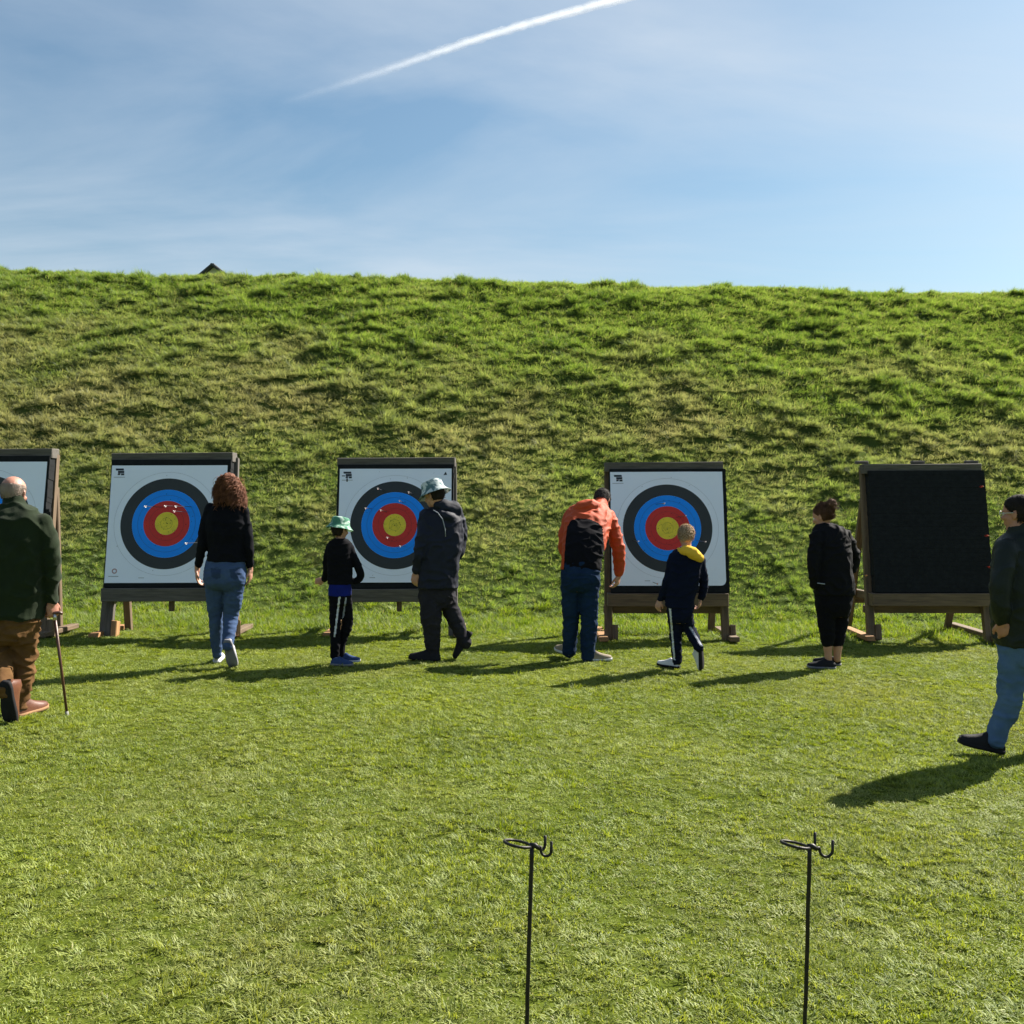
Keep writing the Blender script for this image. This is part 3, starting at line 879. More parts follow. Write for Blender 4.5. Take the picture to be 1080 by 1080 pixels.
stands = []
specs = [   # px centre, depth of the front feet, yaw, leg width, low beam, leg wood
    (-11, 10.45, R(0), 0.09, False, 'wood_brown'),
    (182, 10.65, R(0), 0.13, False, 'wood_grey'),
    (419.5, 11.0, R(0), 0.10, False, 'wood_grey'),
    (703.5, 11.0, R(-1), 0.085, True, 'wood_brown'),
    (977, 11.15, R(-2), 0.085, True, 'wood_brown')]
lab_s = ['wooden stand behind the old man at the left edge', 'weathered grey wooden stand behind the curly haired woman',
         'wooden stand behind the child and man in bucket hats', 'brown wooden stand with low beams between orange jacket man and boy',
         'brown wooden stand carrying the plain black board']
lab_b = ['white faced target half hidden by the bald old man', 'white faced ringed target beside the woman with curly hair',
         'white faced ringed target between child and man in bucket hats', 'white faced ringed target between orange jacket man and blond boy',
         'plain black foam board without any paper face']
for i, (px, Yd, rz, lw, lb, wl) in enumerate(specs):
    loc = T_loc(px, 552, Yd)
    st = make_stand(lab_s[i], loc, rz, lw, lb, wl, posts_on_top=(i == 4), peg=(i in (1, 2)), seed=i, back=(.62, .66, .70, .80, 1.2)[i])
    bo = make_boss(lab_b[i], loc, rz, face=(i != 4), seed=i + 1, mark_tr=(i == 2), mark_bl=(i == 1), face_off=((0, 0), (-.012, 0), (0, .015), (-.015, 0.03), (0, 0))[i], shift=(0, 0, 0, .03, .03)[i])
    st.rotation_euler.y = bo.rotation_euler.y = R(-1.1)       # the stands have settled a little to the left
    stands.append((loc, rz))

# ------------------------------------------------------------------ arrows
def make_arrow(nock_p, label, group, fl='fletch_pink', nk='fletch_white', ln=0.62, aim=None):
    """arrow stuck in a boss: tail at nock_p, pointing away from the shooters"""
    root = empty('arrow', nock_p, label, 'arrow', group)
    d = (aim or Vector((random.uniform(-.02, .02), 1, random.uniform(-.05, -.01)))).normalized()
    q = d.to_track_quat('Z', 'Y')
    root.rotation_mode = 'QUATERNION'; root.rotation_quaternion = q
    V, F = [], []
    for k in range(6):
        an = k * math.pi / 3
        for z in (.012, ln):
            V.append((.0032 * math.cos(an), .0032 * math.sin(an), z))
    for k in range(6):
        F.append((2 * k, 2 * ((k + 1) % 6), 2 * ((k + 1) % 6) + 1, 2 * k + 1))
    link('shaft', mesh_np('shaft', V, F), 'shaft', root)
    for k in range(3):
        an = k * 2 * math.pi / 3 + .5
        c, s = math.cos(an), math.sin(an)
        tx, ty = -s * .0008, c * .0008
        prof = [(.0034, .022), (.0125, .028), (.0115, .05), (.0034, .075)]
        V = [(c * r + tx, s * r + ty, z) for r, z in prof] + [(c * r - tx, s * r - ty, z) for r, z in prof]
        F = [(0, 1, 2, 3), (7, 6, 5, 4), (0, 4, 5, 1), (1, 5, 6, 2), (2, 6, 7, 3), (3, 7, 4, 0)]
        link('vane', mesh_np('vane', V, F), fl, root, smooth=False)
    V, F = [], []
    for z, r in ((0, .0045), (.004, .0062), (.014, .0056), (.017, .0036)):
        for k in range(8):
            V.append((r * math.cos(k * math.pi / 4), r * math.sin(k * math.pi / 4), z))
    for j in range(3):
        for k in range(8):
            F.append((j * 8 + k, j * 8 + (k + 1) % 8, (j + 1) * 8 + (k + 1) % 8, (j + 1) * 8 + k))
    F.append(tuple(range(7, -1, -1)))
    link('nock', mesh_np('nock', V, F), nk, root)
    return root

def face_depth(i, z):
    return stands[i][0].y + .14 + z * math.tan(LEAN) - .045 - BT
def nock(i, px, py, ln=0.62):
    Yt = face_depth(i, 1.3) - ln + .1
    p = U(px, py, Yt)
    Yt = face_depth(i, p.z) - ln + .09
    return U(px, py, Yt)
random.seed(5)
g2 = 'arrows stuck in the target beside the curly haired woman'
for px, py, lb, f in ((152, 534, 'arrow in the blue ring, upper left of the gold, beside the curly haired woman', 'fletch_white'),
                   (173, 533.5, 'pale arrow at the top of the red ring, left one of the close pair', 'fletch_white'),
                   (184, 534, 'pale arrow at the top of the red ring, right one of the close pair', 'fletch_white'),
                   (182.6, 539, 'arrow in the red ring just above the gold on the curly haired woman\'s target', 'fletch_pink'),
                   (195, 573, 'white arrow low in the blue ring near the curly haired woman\'s elbow', 'fletch_white'),
                   (224, 530, 'white arrow showing at the curly haired woman\'s left shoulder', 'fletch_white')):
    make_arrow(nock(1, px, py), lb, g2, f)
g3 = 'arrows stuck in the target between the bucket hats'
for px, py, lb in ((398, 515, 'pink arrow high in the black ring, between the two bucket hats'),
                   (430.6, 519, 'pink arrow at the black and blue edge beside the pale bucket hat'),
                   (421, 528, 'pink arrow in the blue ring just above the red on the bucket hats\' target'),
                   (385, 536, 'pink arrow at the left edge of the blue ring above the mint hat'),
                   (401, 538, 'pink arrow at the upper left edge of the red ring on the bucket hats\' target'),
                   (408, 567, 'pale arrow low in the red ring on the bucket hats\' target'),
                   (421.5, 576, 'pink arrow at the bottom edge of the red ring on the bucket hats\' target')):
    make_arrow(nock(2, px, py), lb, g3, 'fletch_pink')
g4 = 'arrows stuck in the target beside the blond boy'
for px, py, lb, f in ((701, 531, 'pink arrow at the top of the red ring above the blond boy\'s target centre', 'fletch_pink'),
                   (723.5, 544, 'red arrow at the red and blue edge just above the blond boy\'s head', 'fletch_red'),
                   (673.5, 571, 'white arrow at the lower left edge of the blue ring by the orange sleeve', 'fletch_white'),
                   (744.6, 571.5, 'pink arrow at the right edge of the black ring beside the blond boy', 'fletch_pink')):
    make_arrow(nock(3, px, py), lb, g4, f)
make_arrow(nock(3, 693.5, 616, .45), 'orange tailed arrow low down at the shelf beam left of the blond boy', g4, 'nock_orange', 'nock_orange', .45)
g5 = 'red tailed arrows along the edge of the plain black board'
for px, py, lb in ((1037.5, 513, 'red tailed arrow at the right edge of the black board, topmost'),
                   (1043, 565, 'red tailed arrow at the right edge of the black board, halfway up'),
                   (1046, 598, 'red tailed arrow at the right edge of the black board, lowest')):
    p = nock(4, px, py, .26)
    e = make_arrow(p, lb, g5, 'fletch_red', 'nock_orange', .30, aim=Vector((-.22, 1, -.02)))
make_arrow(nock(4, 914.5, 607, .3), 'small orange tailed arrow low at the left edge of the black board', g5, 'nock_orange', 'nock_orange', .3)

# ------------------------------------------------------------------ bow stands

def bow_stand(top, foot, label, hook_az, var):
    root = empty('bow_stand', foot, label, 'bow stand', 'iron bow and quiver stands in the lawn')
    t = top - foot
    n = 24
    pts = [Vector((0, 0, -.12)).lerp(t, i / n) + Vector((mnoise.noise(Vector((i * .3, var, 0))), mnoise.noise(Vector((i * .3, var, 5))), 0)) * .0022 for i in range(n + 1)]
    pts[-1] = t
    link('rod', tube_mesh('rod', pts, .0058), 'iron', root)
    rr = .036
    c = t + Vector((-rr - .002, .004, .006))
    ring = [c + Vector((rr * math.cos(a), rr * 1.05 * math.sin(a), .008 * math.cos(a + 2.5))) for a in [R(-14) + R(352) * k / 32 for k in range(33)]]
    link('quiver_ring', tube_mesh('quiver_ring', ring, .0040), 'iron', root)
    link('weld_collar', tube_mesh('weld_collar', [t + Vector((-.006, 0, .004)), t + Vector((.008, 0, .004)), t + Vector((.020, -.004, -.004))], [.0068, .0075, .0052]), 'iron', root)
    for (az, ln, dp, rise, d0) in hook_az:
        d = Vector((math.cos(az), math.sin(az), 0))
        p0 = t + Vector((.012, 0, 0))
        pts = [p0, p0 + d * d0]
        w = ln
        for k in range(13):
            a = math.pi * k / 12
            pts.append(p0 + d * (d0 + w / 2 - w / 2 * math.cos(a)) + Vector((0, 0, -dp - w * .55 * math.sin(a) + .004)))
        pts.append(p0 + d * (d0 + w) + Vector((0, 0, rise)))
        link('bow_hook', tube_mesh('bow_hook', pts, .0040), 'iron', root)
    return root
DS = 2.72
def ground_at(px, py, Y):
    p = U(px, py, Y); return Vector((p.x, p.y, 0))
t1 = U(561, 893, DS); t2 = U(854, 894, DS)
bow_stand(t1, Vector((U(553.5, 1120, DS).x, DS - .01, 0)), 'black iron bow stand with two curled hooks, nearer the middle', [(R(-8), .028, .012, .016, .012), (R(38), .022, .004, .024, .008)], 1)
bow_stand(t2, Vector((U(849, 1120, DS).x, DS + .01, 0)), 'black iron bow stand with one wide hook, towards the right edge', [(R(-5), .034, .008, .022, .014), (R(70), .012, .0, .034, .012)], 2)
#PEOPLE
# ------------------------------------------------------------------ people
class Blob:
    """closed shapes collected for one continuous skin"""
    def __init__(s):
        s.V, s.F = [], []
    def loft(s, rings):
        """rings: list of lists of points, same count; closed with fan caps"""
        b = len(s.V); n = len(rings[0])
        for r in rings: s.V += [Vector(p) for p in r]
        for i in range(len(rings) - 1):
            for k in range(n):
                s.F.append((b + i * n + k, b + i * n + (k + 1) % n, b + (i + 1) * n + (k + 1) % n, b + (i + 1) * n + k))
        for i, flip in ((0, True), (len(rings) - 1, False)):
            c = sum((Vector(p) for p in rings[i]), Vector()) / n
            ci = len(s.V); s.V.append(c)
            for k in range(n):
                q = (b + i * n + k, b + i * n + (k + 1) % n, ci)
                s.F.append(q[::-1] if flip else q)
    def tube(s, pts, rads, seg=14, caps=True, squash=None):
        P, Rr = smooth_path(pts, rads, 5)
        if caps:
            t0 = (P[0] - P[1]).normalized(); t1 = (P[-1] - P[-2]).normalized()
            pre = [(P[0] + t0 * Rr[0] * math.sin(a), Rr[0] * math.cos(a)) for a in (1.35, .9, .45)]
            post = [(P[-1] + t1 * Rr[-1] * math.sin(a), Rr[-1] * math.cos(a)) for a in (.45, .9, 1.35)]
            P = [p for p, _ in pre] + P + [p for p, _ in post]
            Rr = [r for _, r in pre] + Rr + [r for _, r in post]
        rings = []; prev = None
        n = len(P)
        for i in range(n):
            t = (P[min(i + 1, n - 1)] - P[max(i - 1, 0)]).normalized()
            a = (prev - t * prev.dot(t)) if prev is not None else t.cross(Vector((0.13, 1, 0.05)))
            a.normalize(); prev = a; bb = t.cross(a)
            rings.append([P[i] + (a * math.cos(q) + bb * math.sin(q)) * Rr[i] for q in [2 * math.pi * k / seg for k in range(seg)]])
        s.loft(rings)
    def rings(s, rr, seg=24, sq=2.35):
        """stack of level (centre, half width, half depth, tilt) super-ellipse sections"""
        out = []
        C = [r[0] for r in rr]
        out_r = []
        pts, wd = [], []
        n = len(rr)
        m_ = 4
        for i in range(n - 1):
            for q in range(m_):
                f = q / m_
                p0, p1, p2, p3 = (rr[max(i - 1, 0)], rr[i], rr[i + 1], rr[min(i + 2, n - 1)])
                def cr(a, b, c, d): return .5 * ((2 * b) + (c - a) * f + (2 * a - 5 * b + 4 * c - d) * f * f + (3 * b - a - 3 * c + d) * f ** 3)
                out_r.append((Vector([cr(p0[0][j], p1[0][j], p2[0][j], p3[0][j]) for j in range(3)]), max(.004, cr(p0[1], p1[1], p2[1], p3[1])), max(.004, cr(p0[2], p1[2], p2[2], p3[2]))))
        out_r.append(rr[-1])
        n = len(out_r)
        for i, (c, w, d) in enumerate(out_r):
            t = (out_r[min(i + 1, n - 1)][0] - out_r[max(i - 1, 0)][0]).normalized()
            if t.z < 0: t = -t
            # section leans half way with the spine
            up = (t + Vector((0, 0, 1))).normalized()
            ax = Vector((1, 0, 0)); ax = (ax - up * ax.dot(up)).normalized(); ay = up.cross(ax)
            ring = []
            for k in range(seg):
                an = 2 * math.pi * k / seg
                cs, sn = math.cos(an), math.sin(an)
                x = math.copysign(abs(cs) ** (2 / sq), cs); y = math.copysign(abs(sn) ** (2 / sq), sn)
                ring.append(c + ax * (x * w) + ay * (y * d))
            out.append(ring)
        s.loft(out)
    def ell(s, c, r, rot=None, nu=14, nv=10):
        rings = []
        for j in range(1, nv):
            ph = math.pi * j / nv
            ring = []
            for k in range(nu):
                th = 2 * math.pi * k / nu
                p = Vector((r[0] * math.sin(ph) * math.cos(th), r[1] * math.sin(ph) * math.sin(th), -r[2] * math.cos(ph)))
                if rot is not None: p = rot @ p
                ring.append(Vector(c) + p)
            rings.append(ring)
        s.loft(rings)
    def remesh(s, name, voxel, smooth=2, fold=None):
        me = mesh_np(name, s.V, s.F)
        bm = bmesh.new(); bm.from_mesh(me)
        bmesh.ops.recalc_face_normals(bm, faces=bm.faces[:])
        bm.to_mesh(me); bm.free()
        ob = bpy.data.objects.new('tmp', me); col.objects.link(ob)
        md = ob.modifiers.new('r', 'REMESH'); md.mode = 'VOXEL'; md.voxel_size = voxel; md.adaptivity = 0.0
        if smooth:
            sm = ob.modifiers.new('s', 'SMOOTH'); sm.factor = .5; sm.iterations = smooth
        dg = bpy.context.evaluated_depsgraph_get()
        out = bpy.data.meshes.new_from_object(ob.evaluated_get(dg))
        bpy.data.objects.remove(ob); bpy.data.meshes.remove(me)
        out.name = name
        if fold:
            n = len(out.vertices)
            co = np.empty(n * 3, np.float32); no = np.empty(n * 3, np.float32)
            out.vertices.foreach_get('co', co); out.vertices.foreach_get('normal', no)
            co = co.reshape(-1, 3); no = no.reshape(-1, 3)
            d = np.array([fold(Vector(p)) for p in co], np.float32)
            co = co + no * d[:, None]
            out.vertices.foreach_set('co', co.ravel()); out.update()
        return out

def smooth_path(pts, rads, m_=4):
    P, Rr = [], []
    n = len(pts)
    pts = [Vector(p) for p in pts]
    for i in range(n - 1):
        p0, p1, p2, p3 = pts[max(i - 1, 0)], pts[i], pts[i + 1], pts[min(i + 2, n - 1)]
        r0, r1 = rads[i], rads[i + 1]
        for q in range(m_):
            f = q / m_
            P.append(.5 * ((2 * p1) + (p2 - p0) * f + (2 * p0 - 5 * p1 + 4 * p2 - p3) * f * f + (3 * p1 - p0 - 3 * p2 + p3) * f ** 3))
            g = f * f * (3 - 2 * f)
            Rr.append(r0 * (1 - g) + r1 * g)
    P.append(pts[-1]); Rr.append(rads[-1])
    return P, Rr

def folds(amp, fx, fz, seed):
    def f(p):
        w = mnoise.noise_vector(p * 4 + Vector((seed, 0, 0))) * .06
        q = Vector(((p.x + w.x) * fx, (p.y + w.y) * fx, (p.z + w.z) * fz + seed * 3.1))
        a = 1 - abs(mnoise.noise(q)) * 2.2
        b = mnoise.noise(q * 2.1 + Vector((5, 5, 5)))
        return amp * (a * a * (1 if a > 0 else -1) - .35 + .45 * b)
    return f

def split_mesh(me, sel, name):
    """move the faces whose centre satisfies sel() into a mesh of their own"""
    bm = bmesh.new(); bm.from_mesh(me)
    a = [f for f in bm.faces if sel(f.calc_center_median(), f.normal)]
    b2 = bm.copy()
    idx = {f.index for f in a}
    b2.faces.ensure_lookup_table()
    bmesh.ops.delete(b2, geom=[f for f in b2.faces if f.index not in idx], context='FACES')
    bmesh.ops.delete(bm, geom=a, context='FACES')
    m2 = bpy.data.meshes.new(name)
    bm.to_mesh(me); b2.to_mesh(m2); bm.free(); b2.free()
    return m2

def add_hand(B, wrist, d, n, side, S=1.0, curl=0.45, spread=.1):
    """palm, four separate fingers and a thumb; d = towards the finger tips, n = back of the hand, side = +1/-1 where the thumb is along d x n"""
    d = d.normalized(); n = (n - d * n.dot(d)).normalized(); w = d.cross(n) * side
    rot = Matrix((w, d, n)).transposed()
    pc = wrist + d * .050 * S
    B.ell(pc, (.041 * S, .056 * S, .016 * S), rot, 14, 10)
    B.tube([wrist - d * .03 * S, wrist + d * .02 * S], [.024 * S, .025 * S], 10)
    for k, (off, ln) in enumerate(((.030, .074), (.010, .083), (-.011, .078), (-.031, .061))):
        base = wrist + d * (.088 - abs(off) * .2) * S + w * off * S
        dirv = (d + w * off * spread * 8).normalized()
        pts = [base - dirv * .02 * S, base]
        a = 0.0; p = base.copy(); cu = curl * (1 + .12 * k)
        for q, fr in enumerate((.45, .32, .23)):
            a += cu
            v = dirv * math.cos(a) - n * math.sin(a)
            p = p + v * ln * fr * S
            pts.append(p.copy())
        B.tube(pts, [.0095 * S, .0092 * S, .0085 * S, .0078 * S, .0066 * S], 8)
    tb = wrist + d * .028 * S + w * .030 * S
    td = (d * .75 + w * .55 - n * .35).normalized()
    t2 = tb + td * .036 * S
    t3 = t2 + (d * .92 + w * .12 - n * .38).normalized() * .030 * S
    B.tube([tb - td * .012 * S, tb, t2, t3], [.013 * S, .0125 * S, .0105 * S, .0085 * S], 8)

def head_frame(yaw, pitch, roll=0.0):
    """yaw 0 faces away from the camera, +90 deg faces left; pitch>0 looks down"""
    return Matrix.Rotation(yaw, 3, 'Z') @ Matrix.Rotation(-pitch, 3, 'X') @ Matrix.Rotation(roll, 3, 'Y')

def add_head(B, c, H, Rm):
    e = lambda p, r, rot=None: B.ell(c + Rm @ (Vector(p) * H), [x * H for x in r], Rm if rot is None else Rm @ rot, 18, 12)
    e((0, -.04, .12), (.335, .415, .365))
    e((0, .10, -.14), (.27, .29, .34))
    e((0, .235, -.39), (.13, .12, .10))
    e((0, -.05, -.12), (.26, .28, .26))
    e((0, .335, .075), (.20, .06, .045))
    e((0, .405, -.10), (.055, .085, .065)); e((0, .37, -.01), (.035, .06, .12))
    e((0, .345, -.235), (.105, .055, .028)); e((0, .340, -.285), (.09, .055, .030))
    for sg in (-1, 1):
        e((sg * .19, .27, -.10), (.09, .09, .08))
        e((sg * .325, -.02, -.06), (.030, .085, .135), Matrix.Rotation(sg * .25, 3, 'Z') @ Matrix.Rotation(-.15, 3, 'X'))
        e((sg * .345, -.055, -.01), (.030, .05, .08), Matrix.Rotation(sg * .45, 3, 'Z'))

def eyes(parent, c, H, Rm):
    for sg in (-1, 1):
        B = Blob(); p = c + Rm @ (Vector((sg * .135, .315, 0.0)) * H)
        B.ell(p, [.058 * H] * 3)
        o = link('eye', mesh_np('eye', B.V, B.F), 'eye_white', parent)
        B = Blob(); B.ell(p + Rm @ (Vector((0, .042, 0)) * H), [.030 * H, .022 * H, .030 * H], Rm)
        link('iris', mesh_np('iris', B.V, B.F), 'eye_dark', o)

def hair_cap(parent, c, H, Rm, mat, hairline, thick=1.06, noise_amp=.03, seed=1, strands=700, slen=.10, sdir=(0, -.3, -1), mat2=None, lift=.35):
    """a skull cap of hair; hairline(x, y, z) > 0 where hair grows (unit head)"""
    nu, nv = 56, 36
    V, F = [], []
    inside = []
    for j in range(nv + 1):
        ph = math.pi * j / nv
        for k in range(nu):
            th = 2 * math.pi * k / nu
            d = Vector((math.sin(ph) * math.cos(th), math.sin(ph) * math.sin(th), math.cos(ph)))
            p = Vector((d.x * .335, -.04 + d.y * .415, .12 + d.z * .365))
            if d.z < 0:
                p.z = .12 + d.z * .47
                p.y -= .015 * -d.z
            h = hairline(p.x, p.y, p.z)
            g = max(0.0, min(1.0, h * 9 + .4))
            sc = .93 + (thick - .93) * g
            sc += noise_amp * g * mnoise.noise(Vector((p.x * 9 + seed, p.y * 9, p.z * 9)))
            q = Vector((p.x * sc, (p.y + .04) * sc - .04, (p.z - .12) * sc + .12))
            V.append(c + Rm @ (q * H)); inside.append(g)
    for j in range(nv):
        for k in range(nu):
            F.append((j * nu + k, (j + 1) * nu + k, (j + 1) * nu + (k + 1) % nu, j * nu + (k + 1) % nu))
    b0 = len(V)
    # fine strands break the outline
    r = random.Random(seed)
    cand = [i for i, g in enumerate(inside) if g > .6]
    sd = Vector(sdir)
    for q in range(strands):
        i = r.choice(cand)
        p = V[i]; nrm = (p - (c + Rm @ (Vector((0, -.04, .12)) * H))).normalized()
        dv = (nrm * lift + (Rm @ sd).normalized() * .9 + Vector((r.uniform(-.4, .4), r.uniform(-.4, .4), r.uniform(-.4, .4)))).normalized()
        sx = dv.cross(nrm)
        if sx.length < .01: continue
        sx.normalize(); w = .012 * H * r.uniform(.5, 1.2); ln = slen * H * r.uniform(.5, 1.2)
        p = p - nrm * .01 * H
        b = len(V)
        V += [p - sx * w, p + sx * w, p + dv * ln * .6 + nrm * .02 * H + sx * w * .6, p + dv * ln * .6 + nrm * .02 * H - sx * w * .6, p + dv * ln]
        F += [(b, b + 1, b + 2, b + 3), (b + 3, b + 2, b + 4)]
    o = link('hair', mesh_np('hair', V, F), mat, parent, mat_list=[mat, mat2] if mat2 else None)
    if mat2:
        nb = nu * nv
        o.data.polygons.foreach_set('material_index', [0] * nb + [1] * (len(F) - nb))
    return o

def shoe(parent, heel, fwd, up, Ls, mat, sole_mat, high=False, chunk=1.35):
    """upper built from sections along the foot plus a separate sole"""
    heel = heel.copy()
    fwd = Vector(fwd).normalized()
    heel.z = max(heel.z, .010, .010 - fwd.z * Ls)
    up = Vector(up); up = (up - fwd * up.dot(fwd)).normalized(); sd = fwd.cross(up)
    k = Ls / .28
    # t, half width, height, toe spring
    st = [(0.0, .020, .050, .004), (.04, .031, .070, 0), (.14, .036, .088 if not high else .13, 0), (.28, .036, .090 if not high else .135, 0), (.40, .038, .080, 0), (.55, .043, .062, 0), (.70, .047, .052, 0), (.84, .045, .044, .002), (.94, .039, .038, .004), (.985, .030, .032, .007), (1.0, .020, .024, .009)]
    V, F = [], []
    n = 14
    for (t, hw, h, z0) in st:
        for q in range(n):
            a = math.pi * q / (n - 1)
            x = math.cos(a); z = max(0.0, math.sin(a))
            xx = math.copysign(abs(x) ** .75, x) * hw * (1 - .30 * z ** 2 * (1 if t < .5 else .4))
            V.append(heel + fwd * t * Ls + sd * xx * k + up * (.016 * k + z0 * k + (z ** .8) * (h * (chunk if t > .3 else 1.0) - .016) * k))
    m_ = len(st)
    for i in range(m_ - 1):
        for q in range(n - 1):
            F.append((i * n + q, i * n + q + 1, (i + 1) * n + q + 1, (i + 1) * n + q))
    F.append(tuple(range(n))); F.append(tuple((m_ - 1) * n + q for q in range(n - 1, -1, -1)))
    o = link('shoe', mesh_np('shoe', V, F), mat, parent)
    V, F = [], []
    for (t, hw, h, z0) in st:
        hw2 = hw + .004
        tt = t if 0 < t < 1 else (-.012 if t == 0 else 1.012)
        for (x, z) in ((-1, 0.0), (1, 0.0), (1, .024), (-1, .024)):
            V.append(heel + fwd * tt * Ls + sd * x * hw2 * k * (.94 if z == 0 else 1) + up * (z + z0) * k)
    for i in range(m_ - 1):
        for q in range(4):
            F.append((i * 4 + q, i * 4 + (q + 1) % 4, (i + 1) * 4 + (q + 1) % 4, (i + 1) * 4 + q))
    F.append((3, 2, 1, 0)); e = (m_ - 1) * 4; F.append((e, e + 1, e + 2, e + 3))
    link('sole', mesh_np('sole', V, F), sole_mat, o)
    if mat in ('shoe_white', 'shoe_blue', 'shoe_beige', 'shoe_black'):
        V, F = [], []
        for j in range(4):
            t = .36 + j * .08; h = .083 - j * .0075
            b = len(V)
            for (x, dt) in ((-.018, 0), (.018, .0), (.018, .025), (-.018, .025)):
                V.append(heel + fwd * (t + dt) * Ls + sd * x * k + up * (h + .002) * k)
            F.append((b, b + 1, b + 2, b + 3))
        tag(link('laces', mesh_np('laces', V, F), 'sole_grey' if mat == 'shoe_white' else 'sole_white' if mat in ('shoe_blue', 'shoe_beige') else mat, o), kind='stuff')
    return o

class Person:
    def __init__(s, label, Y, foot_px, group=None):
        s.Y = Y; s.k = Y / 1080
        base = U(foot_px[0], foot_px[1], Y); s.base = Vector((base.x, Y, 0))
        s.root = empty('person', s.base, label, 'person', 'people checking the archery targets')
    def p(s, px, py, dy=0.0):
        return U(px, py, s.Y + dy) - s.base
    def ringset(s, rows, grow=1.0, add=0.0):
        return [(s.p(x, y, dy), hw * s.k * grow + add, hd * grow + add) for (x, y, hw, hd, dy) in rows]
    def limb(s, rows, grow=1.0):
        return [s.p(x, y, dy) for (x, y, dy, r) in rows], [r * s.k * grow for (x, y, dy, r) in rows]

def build_person(P, torso, arms, pelvis, legs, head, neck, hands, top_mat, leg_mat, skin='skin', skin_legs=None, fold=(.006, 9, 13), lfold=(.006, 10, 20),
                 vox=.009, top_name='jacket', leg_name='trousers', extra_top=None, seed=1, splits_top=(), splits_leg=(), collar=None):
    """torso/pelvis rows: (px, py, half width px, half depth m, dy); limb rows: (px, py, dy, radius px)"""
    k = P.k
    hx, hy, hdy, Hpx, yaw, pitch = head
    H = Hpx * k; Rm = head_frame(yaw, pitch); hc = P.p(hx, hy, hdy)
    # --- skin: one continuous body
    B = Blob()
    add_head(B, hc, H, Rm)
    nk, nr = P.limb(neck)
    B.tube(nk, nr)
    B.rings(P.ringset(torso, .82)); B.rings(P.ringset(pelvis, .82))
    for a in arms: B.tube(*P.limb(a, .72))
    for a in (skin_legs or []): B.tube(*P.limb(a))
    for a in legs:
        q, r = P.limb(a, .66); B.tube(q, r)
    for (w, d, n, sd, S, cu) in hands:
        wp = P.p(*w)
        add_hand(B, wp, Vector(d), Vector(n), sd, S, cu)
    # arms reach into the hands
    for a, h in zip(arms, hands):
        q, r = P.limb(a, .6); B.tube([q[-2], q[-1], P.p(*h[0])], [r[-2], min(r[-1], .03), .024 * h[4]])
    me = B.remesh('body', .0068 if H > .2 else .006, 1)
    link('body', me, skin, P.root)
    eyes(P.root, hc, H, Rm)
    # --- top
    B = Blob()
    B.rings(P.ringset(torso, 1.0, .006))
    for a in arms: B.tube(*P.limb(a))
    if collar:
        B.tube(*P.limb(collar))
    if extra_top: extra_top(B)
    me = B.remesh(top_name, vox, 3, folds(fold[0], fold[1], fold[2], seed))
    for (nm, mt, sel) in splits_top:
        m2 = split_mesh(me, sel, nm); link(nm, m2, mt, P.root)
    link(top_name, me, top_mat, P.root)
    # --- trousers
    B = Blob()
    B.rings(P.ringset(pelvis))
    for a in legs: B.tube(*P.limb(a))
    me = B.remesh(leg_name, vox, 2, folds(lfold[0], lfold[1], lfold[2], seed + 5))
    for (nm, mt, sel) in splits_leg:
        m2 = split_mesh(me, sel, nm); link(nm, m2, mt, P.root)
    link(leg_name, me, leg_mat, P.root)
    return hc, H, Rm

def loc_px(P, lp):
    """photo position of a local point, for measuring where a seam lies"""
    d = lp + P.base - CPOS
    z = d.dot(_f)
    return 540 + 1080 * d.dot(CR) / z, 540 - 1080 * d.dot(CU) / z

def in_poly(x, y, poly):
    c = False; n = len(poly)
    for i in range(n):
        (x1, y1), (x2, y2) = poly[i], poly[(i + 1) % n]
        if (y1 > y) != (y2 > y) and x < (x2 - x1) * (y - y1) / (y2 - y1) + x1: c = not c
    return c

def bucket_hat(parent, c, H, Rm, mat, tilt=0.0, size=1.0, band=None):
    prof = [(0.0, .56), (.20, .555), (.32, .535), (.365, .48), (.385, .33), (.405, .20), (.47, .10), (.58, -.01), (.585, -.025), (.57, -.02), (.45, .075), (.36, .15), (.35, .3)]
    V, F = [], []
    n = 40
    Rt = Rm @ Matrix.Rotation(tilt, 3, 'X')
    for j, (r, z) in enumerate(prof):
        for k in range(n):
            a = 2 * math.pi * k / n
            wob = 1 + .03 * mnoise.noise(Vector((math.cos(a) * 2, math.sin(a) * 2, z * 3)))
            dz = .02 * mnoise.noise(Vector((math.cos(a) * 1.5, math.sin(a) * 1.5, 7 + z)))
            V.append(c + Rt @ (Vector((r * math.cos(a) * .97 * wob * size, (r * math.sin(a) * 1.12 * wob - .03) * size, z + .04 + dz)) * H))
    for j in range(len(prof) - 1):
        for k in range(n):
            F.append((j * n + k, j * n + (k + 1) % n, (j + 1) * n + (k + 1) % n, (j + 1) * n + k))
    o = link('bucket_hat', mesh_np('bucket_hat', V, F), mat, parent)
    # stitched seam where the brim meets the crown
    ring = []
    for k in range(n + 1):
        a = 2 * math.pi * k / n
        ring.append(c + Rt @ (Vector((.412 * math.cos(a) * .97 * size, (.412 * math.sin(a) * 1.12 - .03) * size, .235)) * H))
    link('hat_seam', tube_mesh('hat_seam', ring, .006 * H * 4 * .25, 5), mat, o)
    return o

